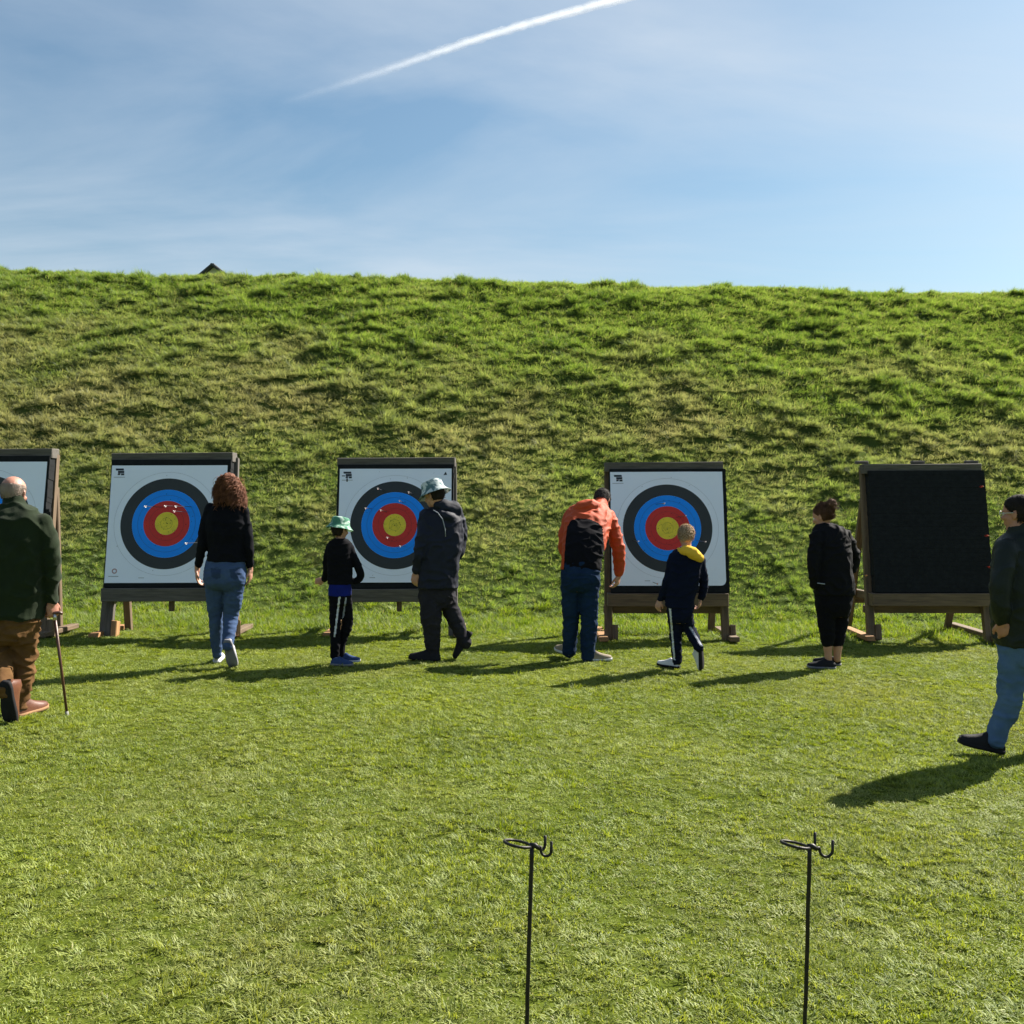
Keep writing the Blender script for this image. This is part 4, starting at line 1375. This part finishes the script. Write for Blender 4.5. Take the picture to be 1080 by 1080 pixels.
def fringe(name, parent, strands, mat, r0=.0035):
    """wavy locks: list of point lists"""
    V, F = [], []
    for pts in strands:
        n = len(pts); b = len(V)
        prev = None
        for i, p in enumerate(pts):
            t = (pts[min(i + 1, n - 1)] - pts[max(i - 1, 0)]).normalized()
            a = t.cross(Vector((.3, .2, 1)));
            if a.length < .05: a = t.cross(Vector((1, 0, 0)))
            a.normalize(); bb = t.cross(a)
            rr = r0 * (1 - .6 * i / (n - 1))
            for k in range(4):
                an = k * math.pi / 2
                V.append(p + (a * math.cos(an) + bb * math.sin(an)) * rr)
        for i in range(n - 1):
            for k in range(4):
                F.append((b + i * 4 + k, b + i * 4 + (k + 1) % 4, b + (i + 1) * 4 + (k + 1) % 4, b + (i + 1) * 4 + k))
    return tag(link(name, mesh_np(name, V, F), mat, parent), kind='stuff')

full = lambda x, y, z: min(z + .42 - .95 * max(0, y + .02), .60 - y - .2 + z * .3)   # back and top of the head, free face
def short_line(x, y, z):
    # hairline: nape at z=-.28 behind, up to the temples, then across the forehead
    if y < -.05: return z + .26
    return z - (-.10 + (y + .05) * 1.05) - .02

# ---------- curly haired woman, walking away
def woman_curly():
    P = Person('woman with curly auburn hair walking to the left target in blue jeans', 8.95, (236, 700))
    torso = [(240.5, 529, 7, .055, .0), (240, 534, 14, .075, 0), (239, 541, 20, .095, 0), (239, 550, 21, .11, 0), (238.5, 562, 20, .115, 0), (239, 574, 18.5, .105, 0), (239, 584, 19, .108, -.01), (239, 592, 20.5, .118, -.01)]
    arms = [[(222, 537, 0, 6.5), (215.5, 557, -.01, 5.6), (213, 577, -.02, 5.0), (209, 596, .03, 4.0)],
            [(256, 539, 0, 6.5), (260.5, 558, 0, 5.6), (262.5, 577, -.02, 5.0), (263.5, 597, .02, 4.0)]]
    pelvis = [(239, 584, 18, .10, 0), (238, 594, 20.5, .115, -.01), (237.5, 604, 22, .13, -.02), (237, 613, 22, .128, -.02), (236.5, 620, 19, .10, 0)]
    legs = [[(227, 612, 0, 11.2), (227, 632, .03, 9.6), (227.5, 652, .06, 7.4), (228, 668, .10, 6.8), (229, 690, .14, 5.2)],
            [(247, 612, -.01, 11.5), (246, 632, 0, 9.8), (243.5, 650, .02, 8.0), (242, 664, -.05, 7.0), (240, 681, -.16, 5.6)]]
    hands = [((208, 600, .03), (-.03, .15, -1), (-1, -.1, 0), -1, .98, .35), ((264, 600, .02), (.0, .1, -1), (1, -.1, 0), 1, .98, .35)]
    hc, H, Rm = build_person(P, torso, arms, pelvis, legs, (241, 515, .02, 27, R(0), R(4)), [(241, 520, .0, 6.2), (241, 533, -.01, 6.8)], hands,
                             'black_knit', 'blue_jeans', top_name='sweater', leg_name='jeans', fold=(.007, 8, 11), lfold=(.006, 10, 22), seed=2,
                             splits_leg=[('back_pocket', 'jeans_pocket', lambda c, n: n.y < -.2 and in_poly(*loc_px(P, c), [(222, 599), (233, 600.5), (232.5, 609.5), (228, 611.5), (223, 608)])),
                                         ('back_pocket', 'jeans_pocket', lambda c, n: n.y < -.2 and in_poly(*loc_px(P, c), [(242, 600.5), (253, 599), (252.5, 608), (248, 611.5), (243, 609.5)]))])
    shoe(P.root, P.p(228, 701.5, .13), (-.12, 1, .06), (0, -.06, 1), .25, 'shoe_white', 'sole_white')
    shoe(P.root, P.p(239, 678.5, -.20), (.10, .42, -.90), (0, .90, .42), .275, 'shoe_white', 'sole_grey')
    # hair: mass + curls
    B = Blob()
    e = lambda p, r: B.ell(hc + Rm @ (Vector(p) * H), [q * H for q in r], Rm)
    e((0, -.06, .17), (.42, .48, .40)); e((-.14, -.15, -.10), (.38, .34, .42)); e((.20, -.15, -.12), (.42, .34, .44)); e((.22, -.16, -.42), (.36, .26, .30)); e((-.08, -.18, -.32), (.34, .26, .24))
    e((.0, .12, .22), (.38, .34, .33)); e((.33, -.12, -.05), (.26, .28, .30)); e((.34, -.14, -.36), (.26, .22, .26))
    def hf(p):
        return .020 * mnoise.noise(p * 24) + .012 * mnoise.noise(p * 60)
    link('hair', B.remesh('hair', .008, 1, hf), 'hair_auburn', P.root)
    r = random.Random(3); st = []
    for q in range(1300):
        a = r.uniform(0, 2 * math.pi); z = r.uniform(-.4, .5)
        rad = .44 if z > -.1 else .46
        x = math.cos(a) * rad * math.sqrt(max(.05, 1 - max(0, z - .05) ** 2 / .25)) + (.11 if z < 0.1 else .02); y = math.sin(a) * rad * 1.0 - .1
        if y > .26 and z < .25: continue
        p = Vector((x, y, z)); pts = []
        ph = r.uniform(0, 6.28); amp = r.uniform(.035, .085); ln = r.uniform(.25, .6)
        for i in range(9):
            f = i / 8
            o = Vector((x * .35 * f + amp * math.sin(ph + i * 1.5), -.10 * f + amp * math.cos(ph + i * 1.5), -ln * f + .06 * math.sin(f * 3.1)))
            pts.append(hc + Rm @ ((p + o) * H))
        st.append(pts)
    fl = []
    for q in range(90):
        a = r.uniform(0, 2 * math.pi); z = r.uniform(-.45, .45)
        p = Vector((.44 * math.cos(a) + .05, .42 * math.sin(a) - .1, z)); d = Vector((p.x, p.y, .2)).normalized()
        ph = r.uniform(0, 6.28)
        fl.append([hc + Rm @ ((p + d * (.045 * i) + Vector((.05 * math.sin(ph + i * 1.3), .05 * math.cos(ph + i * 1.3), -.016 * i * i))) * H) for i in range(6)])
    fringe('flyaway_hairs', P.root, fl, 'hair_auburn_lit', .0020)
    fringe('curls', P.root, st[:700], 'hair_auburn', .0030)
    fringe('curl_highlights', P.root, st[700:], 'hair_auburn_lit', .0034)
    return P

# ---------- man in pale bucket hat, walking left
def man_hat():
    P = Person('man in a pale bucket hat, navy hooded jacket and dark grey trousers', 9.48, (455, 695))
    torso = [(465, 534, 10, .07, .04), (465, 539, 17, .09, .03), (465, 547, 21.5, .12, .02), (465, 560, 23, .14, .01), (464.5, 575, 22.5, .15, 0), (463, 590, 21, .15, 0), (462, 605, 20.5, .15, 0), (461.5, 620, 20.5, .15, 0)]
    arms = [[(450, 545, -.02, 8.5), (446, 565, -.08, 7.6), (443, 583, -.10, 6.8), (439.5, 601, -.06, 5.4)],
            [(482, 546, .08, 8), (486, 566, .12, 7), (482, 585, .10, 6.4), (470, 600, -.02 + .14, 5.4)]]
    pelvis = [(461, 610, 18.5, .125, 0), (460.5, 622, 19, .13, 0), (460, 632, 18.5, .125, 0), (459, 640, 14, .10, 0)]
    legs = [[(454, 630, -.03, 12), (454.5, 650, -.05, 11.4), (455.5, 668, -.04, 9.2), (456.5, 687, -.02, 7.2)],
            [(470, 628, .06, 11), (476, 645, .06, 9.4), (481, 656, .05, 8.4), (488, 672, .06, 7.0), (491, 678, .06, 6.6)]]
    hands = [((438.5, 603, -.06), (-.12, .05, -1), (-.5, -.8, 0), -1, 1.04, .5), ((466, 604, .14), (-.3, .1, -1), (0, 1, 0), 1, 1.0, .5)]
    def hood(B):
        B.tube([P.p(462, 533, -.05), P.p(470, 534, -.02), P.p(478, 537, .02), P.p(482, 543, .06), P.p(474, 541, .14), P.p(464, 536, .12)], [5.0 * P.k, 7.0 * P.k, 8.4 * P.k, 7.6 * P.k, 6 * P.k, 5 * P.k])
        B.tube([P.p(466, 541, -.10), P.p(474, 546, -.09), P.p(481, 549, -.03)], [3.5 * P.k, 5.5 * P.k, 4 * P.k])
    hc, H, Rm = build_person(P, torso, arms, pelvis, legs, (458, 522.5, -.01, 27, R(58), R(18)), [(460, 527, .02, 6.4), (464, 539, .03, 7.0)], hands,
                             'navy_jacket', 'grey_trousers', fold=(.012, 8, 10), lfold=(.009, 9, 15), seed=4, extra_top=hood)
    shoe(P.root, P.p(464, 700, -.05), (-1, .12, .02), (0, 0, 1), .29, 'shoe_black', 'sole_black')
    shoe(P.root, P.p(498.5, 676, .06), (-.52, .08, -.85), (-.85, .0, .52), .285, 'shoe_black', 'sole_black')
    hair_cap(P.root, hc, H, Rm, 'hair_dark', short_line, 1.05, .02, 4, 300, .08)
    bucket_hat(P.root, hc, H, Rm, 'pale_patterned_cotton', R(-4), 1.06)
    # hood draw piping
    link('hood_piping', tube_mesh('hood_piping', [P.p(457, 538, -.15), P.p(462, 541, -.165), P.p(467, 548, -.165), P.p(469.5, 558, -.155), P.p(470, 566, -.15)], .004), 'grey_stripe', P.root)
    return P

# ---------- child in mint bucket hat
def child_hat():
    P = Person('small child in a mint green bucket hat and striped black trousers', 9.12, (356, 700))
    torso = [(358.5, 568, 6, .05, .0), (358.5, 572, 11, .065, 0), (358.5, 578, 12.5, .08, 0), (358.5, 590, 12.6, .09, 0), (358.5, 603, 12.3, .09, 0), (358.5, 616, 12.6, .095, 0)]
    arms = [[(348.5, 577, 0, 5.0), (345, 592, .02, 4.6), (344.5, 603, .05, 4.2), (342, 611, .10, 3.4)],
            [(368, 577, 0, 5.0), (375, 592, 0, 4.5), (380.5, 606, .02, 4.2), (377, 612, .03, 3.6), (372, 613, .04, 3.2)]]
    pelvis = [(358.5, 610, 10.5, .075, 0), (358.5, 620, 11.4, .088, 0), (358.5, 630, 12, .09, 0), (358.5, 637, 10.5, .075, 0)]
    legs = [[(353.3, 632, -.02, 6.6), (353.5, 650, -.02, 6.2), (353.5, 668, -.03, 5.5), (353, 691, -.02, 4.8)],
            [(364.5, 632, .03, 6.8), (366.5, 650, .03, 6.3), (366, 660, .04, 5.8), (361, 676, .05, 4.8), (359, 690, .06, 4.4)]]
    hands = [((341.5, 611.5, .11), (-1, .1, -.25), (0, -1, 0), -1, .72, .5), ((372.5, 613, .04), (-1, .1, -.1), (.2, -1, .1), 1, .7, .5)]
    hc, H, Rm = build_person(P, torso, arms, pelvis, legs, (358.5, 558.5, 0, 22.5, R(-38), R(12)), [(358.5, 563, 0, 4.2), (358.5, 573, 0, 4.8)], hands,
                             'black_cloth', 'black_cloth', vox=.0075, fold=(.005, 10, 14), lfold=(.006, 12, 22), seed=6,
                             splits_leg=[('side_stripe', 'white_stripe', lambda c, n: n.y < -.2 and 629 < loc_px(P, c)[1] < 672 and abs(loc_px(P, c)[0] - (358.2 - (loc_px(P, c)[1] - 629) * .125)) < 1.0),
                                         ('side_stripe', 'grey_stripe', lambda c, n: n.y < -.2 and 630 < loc_px(P, c)[1] < 652 and abs(loc_px(P, c)[0] - (365 - (loc_px(P, c)[1] - 630) * .15)) < .85)])
    B = Blob(); B.rings([(P.p(358.5, 613, 0), 11.6 * P.k, .091), (P.p(358.5, 620, 0), 11.9 * P.k, .097), (P.p(358.5, 628, 0), 12.0 * P.k, .100)])
    link('shirt_hem', B.remesh('shirt_hem', .0075, 1, folds(.004, 14, 10, 3)), 'royal_blue', P.root)
    shoe(P.root, P.p(349.5, 701.5, -.04), (.85, -.35, 0.03), (0, 0, 1), .215, 'shoe_blue', 'sole_grey')
    shoe(P.root, P.p(355, 697.5, .07), (1, -.12, 0), (0, 0, 1), .215, 'shoe_blue', 'sole_white')
    hair_cap(P.root, hc, H, Rm, 'hair_dark', lambda x, y, z: short_line(x, y, z) + .1, 1.06, .03, 6, 300, .12)
    bucket_hat(P.root, hc, H, Rm, 'mint_patterned_cotton', R(2), 1.06)
    return P

# ---------- man bending in orange and black jacket
def man_orange():
    P = Person('man in orange and black jacket bending forward towards the target', 9.58, (612, 692))
    torso = [(628, 532, 10, .06, .52), (626, 535, 17, .09, .46), (623, 541, 23.5, .12, .38), (620, 552, 25, .14, .26), (617.5, 566, 23.5, .145, .15), (615, 580, 21.5, .14, .06), (613.5, 592, 20.5, .135, .01), (613, 601, 21, .132, 0)]
    arms = [[(604, 543, .36, 9), (597.5, 560, .33, 8), (595.5, 577, .28, 7.2), (602, 592, .30, 6.2)],
            [(641, 546, .38, 9), (648, 563, .37, 8), (652.5, 582, .36, 7.4), (653, 604, .38, 5.6)]]
    pelvis = [(613, 592, 19.5, .12, 0), (612.5, 602, 20.5, .14, -.01), (612, 613, 20.5, .145, -.02), (612, 622, 17, .115, 0)]
    legs = [[(602, 614, 0, 11), (602, 636, .02, 9.8), (602, 656, .05, 8.6), (601, 672, .07, 8.0), (600.5, 687, .09, 7.4)],
            [(622, 614, -.02, 11.5), (621, 636, -.02, 10), (621.5, 656, -.02, 9.2), (620.5, 674, -.02, 8.2), (620, 692, -.01, 7.6)]]
    hands = [((604, 593, .32), (.6, .4, -.5), (-.5, -.6, 0), 1, 1.04, .5), ((652.5, 606, .38), (-.15, .05, -1), (.8, -.5, 0), 1, 1.08, .55)]
    def hood(B):
        B.tube([P.p(607, 538, .29), P.p(612, 535.5, .29), P.p(621, 534, .31), P.p(630, 537, .34), P.p(636, 542, .38)], [4.4 * P.k, 7.6 * P.k, 8.4 * P.k, 7.2 * P.k, 4 * P.k])
        B.tube([P.p(633.5, 531.5, .52), P.p(631, 535, .47), P.p(628, 540, .42)], [7.6 * P.k, 8.6 * P.k, 10 * P.k])
    panel = [(594, 606), (596, 575), (598, 556), (602, 549), (609, 546.5), (622, 547.5), (631, 551.5), (635.5, 556), (637, 575), (638, 606)]
    hc, H, Rm = build_person(P, torso, arms, pelvis, legs, (635, 527.2, .60, 25, R(-20), R(50)), [(634, 530, .54, 6.4), (628, 537, .44, 7.4)], hands,
                             'orange_shell', 'dark_jeans', leg_name='jeans', fold=(.011, 8, 12), lfold=(.010, 9, 17), seed=8, extra_top=hood,
                             splits_top=[('back_panel', 'black_cloth', lambda c, n: (n.y < .5 and in_poly(*loc_px(P, c), panel)) or (c.z < P.p(613, 548).z and n.y < .6 and in_poly(*loc_px(P, c), panel) and False))])
    shoe(P.root, P.p(602, 691.5, .05), (-.35, .75, .04), (0, 0, 1), .28, 'shoe_beige', 'sole_white')
    shoe(P.root, P.p(615.5, 700, -.02), (1, .12, .02), (0, 0, 1), .265, 'shoe_beige', 'sole_white')
    hair_cap(P.root, hc, H, Rm, 'hair_dark', short_line, 1.06, .02, 9, 2600, .09, (0, -.3, -1), 'hair_grey', .45)
    return P

# ---------- blond boy
def boy_blond():
    P = Person('blond boy in a navy tracksuit with a yellow lined hood', 9.15, (715, 702))
    torso = [(724, 577, 7, .05, .0), (724, 581, 13, .07, 0), (724, 588, 17.2, .085, 0), (722.5, 600, 17, .10, 0), (720, 614, 16, .105, 0), (718, 627, 15, .10, 0), (716.5, 641, 14.4, .10, 0)]
    arms = [[(711, 588, 0, 6.0), (706.5, 603, .0, 5.4), (703, 616, .0, 5.0), (697.5, 631, .05, 4.0)],
            [(738, 591, 0, 6.0), (741, 606, .02, 5.2), (742.5, 617, .03, 4.8), (739.5, 630, .05, 3.9)]]
    pelvis = [(717, 632, 13.5, .09, 0), (717, 642, 14, .10, 0), (717, 650, 13.5, .10, 0), (717, 657, 11.5, .08, 0)]
    legs = [[(711.5, 650, .02, 7.8), (712.5, 666, .05, 6.8), (713, 682, .05, 6.0), (714, 697, .06, 5.2)],
            [(723.5, 650, -.01, 7.8), (726, 661, .02, 7.0), (729, 667, .0, 6.4), (734, 677, -.08, 5.4), (737, 683, -.12, 4.9)]]
    hands = [((696.5, 632.5, .05), (-.35, .1, -1), (-.6, -.7, 0), -1, .80, .5), ((739, 631.5, .05), (-.1, .2, -1), (1, -.2, 0), 1, .78, .5)]
    stripe1 = lambda c, n: n.y < .3 and abs(loc_px(P, c)[0] - (706.6 + (loc_px(P, c)[1] - 641) * .085)) < 1.0 and loc_px(P, c)[1] < 696
    stripe2 = lambda c, n: n.y < .3 and 661 < loc_px(P, c)[1] < 682 and abs(loc_px(P, c)[0] - (727.5 + (loc_px(P, c)[1] - 661) * .62)) < 1.3
    hc, H, Rm = build_person(P, torso, arms, pelvis, legs, (723.5, 565, .02, 24, R(-8), R(8)), [(724, 570, 0, 4.8), (724, 581, 0, 5.6)], hands,
                             'navy_cloth', 'navy_cloth', vox=.0075, fold=(.009, 9, 13), lfold=(.009, 11, 20), seed=10, leg_name='track_trousers',
                             splits_leg=[('side_stripe', 'white_stripe', stripe1), ('side_stripe', 'grey_stripe', stripe2)])
    B = Blob()
    B.tube([P.p(719, 581, -.05), P.p(724, 580.5, -.09), P.p(730, 583, -.10), P.p(737, 588, -.075), P.p(740, 589.5, -.03)], [4.0 * P.k, 5.4 * P.k, 6.2 * P.k, 5.0 * P.k, 3 * P.k])
    B.tube([P.p(716, 580, .0), P.p(719, 581, -.05), P.p(724, 580.5, -.07)], [2.6 * P.k, 3.6 * P.k, 4.0 * P.k])
    link('hood', B.remesh('hood', .007, 2, folds(.005, 16, 12, 4)), 'yellow_lining', P.root)
    shoe(P.root, P.p(716.5, 705, .05), (-.75, .62, .02), (0, 0, 1), .225, 'shoe_white', 'sole_black')
    shoe(P.root, P.p(740, 680, -.12), (.12, .25, -.95), (-.86, .48, .1), .245, 'shoe_white', 'sole_black')
    hair_cap(P.root, hc, H, Rm, 'hair_blond_root', lambda x, y, z: short_line(x, y, z) - .04, 1.03, .014, 12, 2600, .11, (.1, -.25, -.5), 'hair_blond', .7)
    return P

# ---------- woman with bun
def woman_bun():
    P = Person('woman with a hair bun in black jacket and black cropped leggings', 9.38, (876, 702))
    torso = [(868.5, 553, 7, .06, .04), (870, 557, 13, .08, .03), (875, 565, 17.5, .115, .02), (877, 578, 19, .135, .01), (878, 592, 19, .14, 0), (878.5, 606, 19.6, .145, 0), (879, 618, 20.3, .15, 0), (879, 627, 20.3, .145, 0)]
    arms = [[(861, 567, -.04, 7.6), (859.5, 584, -.08, 7.0), (858.5, 601, -.09, 6.2), (859.5, 616, -.06, 5.2)],
            [(891, 566, .06, 7.8), (899.5, 582, .10, 6.6), (899.5, 596, .12, 6.0), (889, 608, .15, 5.2)]]
    pelvis = [(879, 616, 19, .14, 0), (879, 628, 19.5, .145, 0), (878.5, 640, 18.5, .14, 0), (878, 650, 15.5, .11, 0)]
    legs = [[(872, 640, -.02, 11), (871.5, 655, -.02, 9.2), (872.5, 668, -.02, 7.8), (873, 677, -.02, 6.8)],
            [(886.5, 640, .03, 11), (885.5, 655, .03, 9.2), (884, 668, .03, 7.8), (883.5, 677, .03, 6.8)]]
    calves = [[(873, 672, -.02, 5.0), (873, 681, -.02, 4.9), (873.5, 690, -.02, 4.0), (874, 697, -.02, 3.6)], [(883.5, 672, .03, 5.0), (883.5, 681, .03, 4.9), (883, 690, .03, 4.0), (883, 695, .03, 3.6)]]
    hands = [((860.5, 615, -.08), (.75, .2, -.5), (-.4, -.9, 0), 1, .92, .5), ((886, 609, .15), (-1, .2, -.2), (0, 1, 0), 1, .92, .5)]
    hc, H, Rm = build_person(P, torso, arms, pelvis, legs, (867.5, 544.5, .05, 25.5, R(48), R(20)), [(868, 549, .05, 5.8), (869, 559, .03, 6.6)], hands,
                             'black_softshell', 'black_cloth', leg_name='cropped_leggings', fold=(.013, 8, 11), lfold=(.006, 9, 15), seed=12, skin_legs=calves)
    shoe(P.root, P.p(881, 706, -.05), (-1, .1, .01), (0, 0, 1), .25, 'shoe_black', 'sole_grey')
    shoe(P.root, P.p(886.5, 702.5, .06), (-.75, .45, .01), (0, 0, 1), .25, 'shoe_black', 'sole_grey')
    hair_cap(P.root, hc, H, Rm, 'hair_brown', short_line, 1.06, .02, 14, 2600, .16, (0, -1, .2))
    B = Blob()
    bc = hc + Rm @ (Vector((.02, -.53, .36)) * H)
    B.ell(bc, (.21 * H, .20 * H, .21 * H))
    B.tube([bc + Vector((math.cos(a), .3 * math.sin(a * 2), math.sin(a))) * .15 * H for a in [q * .7 for q in range(10)]], [.06 * H] * 10, 8)
    link('hair_bun', B.remesh('hair_bun', .007, 1, lambda p: .006 * mnoise.noise(p * 50)), 'hair_brown', P.root)
    r = random.Random(5); st = []
    for q in range(110):
        d = Vector((r.gauss(0, 1), r.gauss(0, 1), r.gauss(0, 1))).normalized()
        p = bc + d * .17 * H; t = Vector((r.gauss(0, 1), r.gauss(0, 1), r.gauss(0, 1)))
        t = (t - d * t.dot(d)).normalized()
        st.append([p + t * (.05 * H * i) + d * (.02 * H * i * (i - 1) * .5) for i in range(5)])
    fringe('loose_hairs', P.root, st, 'hair_brown', .0022)
    # zipped pocket flash on the near side
    link('pocket_trim', tube_mesh('pocket_trim', [P.p(862, 615, -.165), P.p(866, 615.5, -.172), P.p(870, 616, -.172)], .0045), 'grey_stripe', P.root)
    return P

# ---------- old man with stick
def man_old():
    P = Person('bald old man in dark green fleece and brown corduroys with a walking stick', 6.75, (10, 757))
    torso = [(14, 533, 12, .07, .02), (14, 538, 24, .10, .01), (13, 547, 34, .13, 0), (12, 562, 38, .15, 0), (11.5, 585, 37, .16, 0), (11, 610, 36, .165, 0), (10.5, 632, 35, .165, 0), (10, 652, 33, .16, 0)]
    arms = [[(44, 552, 0, 12), (51.5, 578, .0, 10.4), (54.5, 604, .02, 9.4), (53.5, 631, .04, 7.2)],
            [(-18, 552, 0, 12), (-26, 578, 0, 10.4), (-29, 604, .02, 9.4), (-27, 631, .08, 7.2)]]
    pelvis = [(10, 640, 30, .14, 0), (10, 655, 30.5, .145, 0), (9.5, 668, 29, .14, 0), (9, 678, 24, .11, 0)]
    legs = [[(24, 664, .0, 15), (24, 692, .04, 13.6), (21.5, 716, .04, 12.2), (18, 741, .04, 10.4)],
            [(-5, 664, .0, 15), (-3, 690, -.04, 13.0), (0, 708, -.10, 11.4), (3, 728, -.24, 9.6)]]
    hands = [((53.5, 634, .04), (.12, .2, -1), (.8, -.6, .1), -1, 1.08, .85), ((-27, 634, .08), (0, .1, -1), (-1, 0, 0), 1, 1.05, .5)]
    hc, H, Rm = build_person(P, torso, arms, pelvis, legs, (14.5, 520, .04, 36, R(0), R(12)), [(14.5, 528, .02, 9.6), (14.5, 540, .0, 10.6)], hands,
                             'green_fleece', 'brown_corduroy', skin='skin_ruddy', fold=(.014, 7, 8), lfold=(.019, 8, 17), top_name='fleece', seed=16,
                             collar=[(14.5, 531, .01, 10.6), (14.5, 538, .0, 12.5)])
    shoe(P.root, P.p(16, 759.5, .0), (.25, 1, .03), (0, 0, 1), .29, 'brown_leather', 'sole_tan', True)
    shoe(P.root, P.p(4, 722, -.30), (-.02, .30, -.95), (.25, .93, .30), .30, 'brown_leather', 'sole_black', True)
    hair_cap(P.root, hc, H, Rm, 'hair_white', lambda x, y, z: min(z + .24, .24 - z - max(0, y) * .5) if y < .12 else -.1, 1.004, .004, 18, 1600, .03)
    return P, hc

# ---------- man at the right edge
def man_right():
    P = Person('man with glasses in a dark waxed jacket and jeans striding in from the right', 6.22, (1064, 796))
    torso = [(1076, 562, 14, .08, .0), (1078, 568, 25, .10, 0), (1080, 578, 29, .13, 0), (1081, 598, 32, .155, 0), (1081, 622, 33, .165, 0), (1081, 648, 32, .165, 0), (1081, 668, 30, .16, 0), (1081, 681, 29, .155, 0)]
    arms = [[(1062, 580, -.08, 12), (1057, 606, -.13, 11), (1055, 632, -.14, 10.2), (1056, 652, -.10, 8.4)],
            [(1098, 580, .10, 12), (1108, 606, .12, 11), (1110, 632, .10, 10), (1106, 652, .10, 8)]]
    pelvis = [(1081, 668, 27, .14, 0), (1081, 682, 27, .145, 0), (1081, 696, 25, .14, 0), (1081, 706, 20, .11, 0)]
    legs = [[(1070, 696, -.02, 16), (1066.5, 722, -.02, 13.6), (1063, 746, -.02, 12), (1054, 768, -.02, 10.6), (1049, 781, -.02, 10.2)],
            [(1090, 696, .04, 16), (1098, 722, .06, 13.4), (1106, 748, .08, 11.6), (1118, 772, .08, 9.6)]]
    hands = [((1057, 654, -.10), (.3, .2, -1), (-.3, -.9, 0), 1, 1.05, .6), ((1106, 655, .10), (0, 0, -1), (0, 1, 0), -1, 1.05, .6)]
    hc, H, Rm = build_person(P, torso, arms, pelvis, legs, (1074, 541, .0, 39, R(42), R(6)), [(1074, 551, .0, 10.4), (1075, 570, 0, 12)], hands,
                             'waxed_jacket', 'washed_jeans', skin='skin_ruddy', leg_name='jeans', fold=(.009, 7, 9), lfold=(.011, 8, 13), seed=20,
                             collar=[(1075, 559, 0, 13), (1076, 568, 0, 15)])
    shoe(P.root, P.p(1058, 799.5, -.02), (-1, .10, .20), (.20, 0, 1), .268, 'shoe_black', 'sole_black', True, 1.6)
    shoe(P.root, P.p(1124, 772, .08), (-.65, .05, -.75), (-.75, 0, .65), .29, 'shoe_black', 'sole_black', True)
    hair_cap(P.root, hc, H, Rm, 'hair_dark', lambda x, y, z: short_line(x, y, z) + .04, 1.04, .012, 22, 4200, .06, (0, -.3, -.8))
    gl = None
    q = lambda x, y, z: hc + Rm @ (Vector((x, y, z)) * H)
    fr = []
    for sg in (-1, 1):
        ring = [q(sg * .15 + .12 * math.cos(a), .40 - .02 * abs(math.cos(a)), -.01 + .095 * math.sin(a)) for a in [2 * math.pi * k / 20 for k in range(21)]]
        o = link('spectacles', tube_mesh('spectacles', ring, .0030, 6), 'glass_frame', P.root)
        link('temple', tube_mesh('temple', [q(sg * .27, .38, .01), q(sg * .345, .2, .01), q(sg * .36, -.02, .0)], .0028, 6), 'glass_frame', o)
    link('bridge', tube_mesh('bridge', [q(-.04, .42, .0), q(0, .44, .015), q(.04, .42, .0)], .0028, 6), 'glass_frame', P.root)
    return P

woman_curly(); man_hat(); child_hat(); man_orange(); boy_blond(); woman_bun(); man_right()
PO, _ = man_old()
# walking stick held by the old man
def walking_stick():
    top = U(57, 645, 6.80); tip = U(70.5, 754, 6.84); tip.z = 0.0
    root = empty('walking_stick', tip, 'dark wooden walking stick with silver collar in the old man\'s hand', 'walking stick')
    t = top - tip
    link('shaft', tube_mesh('shaft', [Vector((0, 0, .03)), t * .5 + Vector((.002, 0, 0)), t * .96], [.0085, .0095, .0105]), 'stick_wood', root)
    link('ferrule', tube_mesh('ferrule', [Vector((0, 0, -.005)), Vector((0, 0, .012)), Vector((-.001, 0, .04))], [.013, .0135, .011]), 'rubber', root)
    link('collar', tube_mesh('collar', [t * .92, t * .975], [.0125, .0125]), 'silver', root)
    h = t * .985
    link('handle', tube_mesh('handle', [h + Vector((-.075, -.01, -.012)), h + Vector((-.045, -.006, .002)), h, h + Vector((.028, .01, .004)), h + Vector((.05, .015, -.006))], [.009, .0125, .0135, .0125, .009], 10), 'stick_wood', root)
walking_stick()
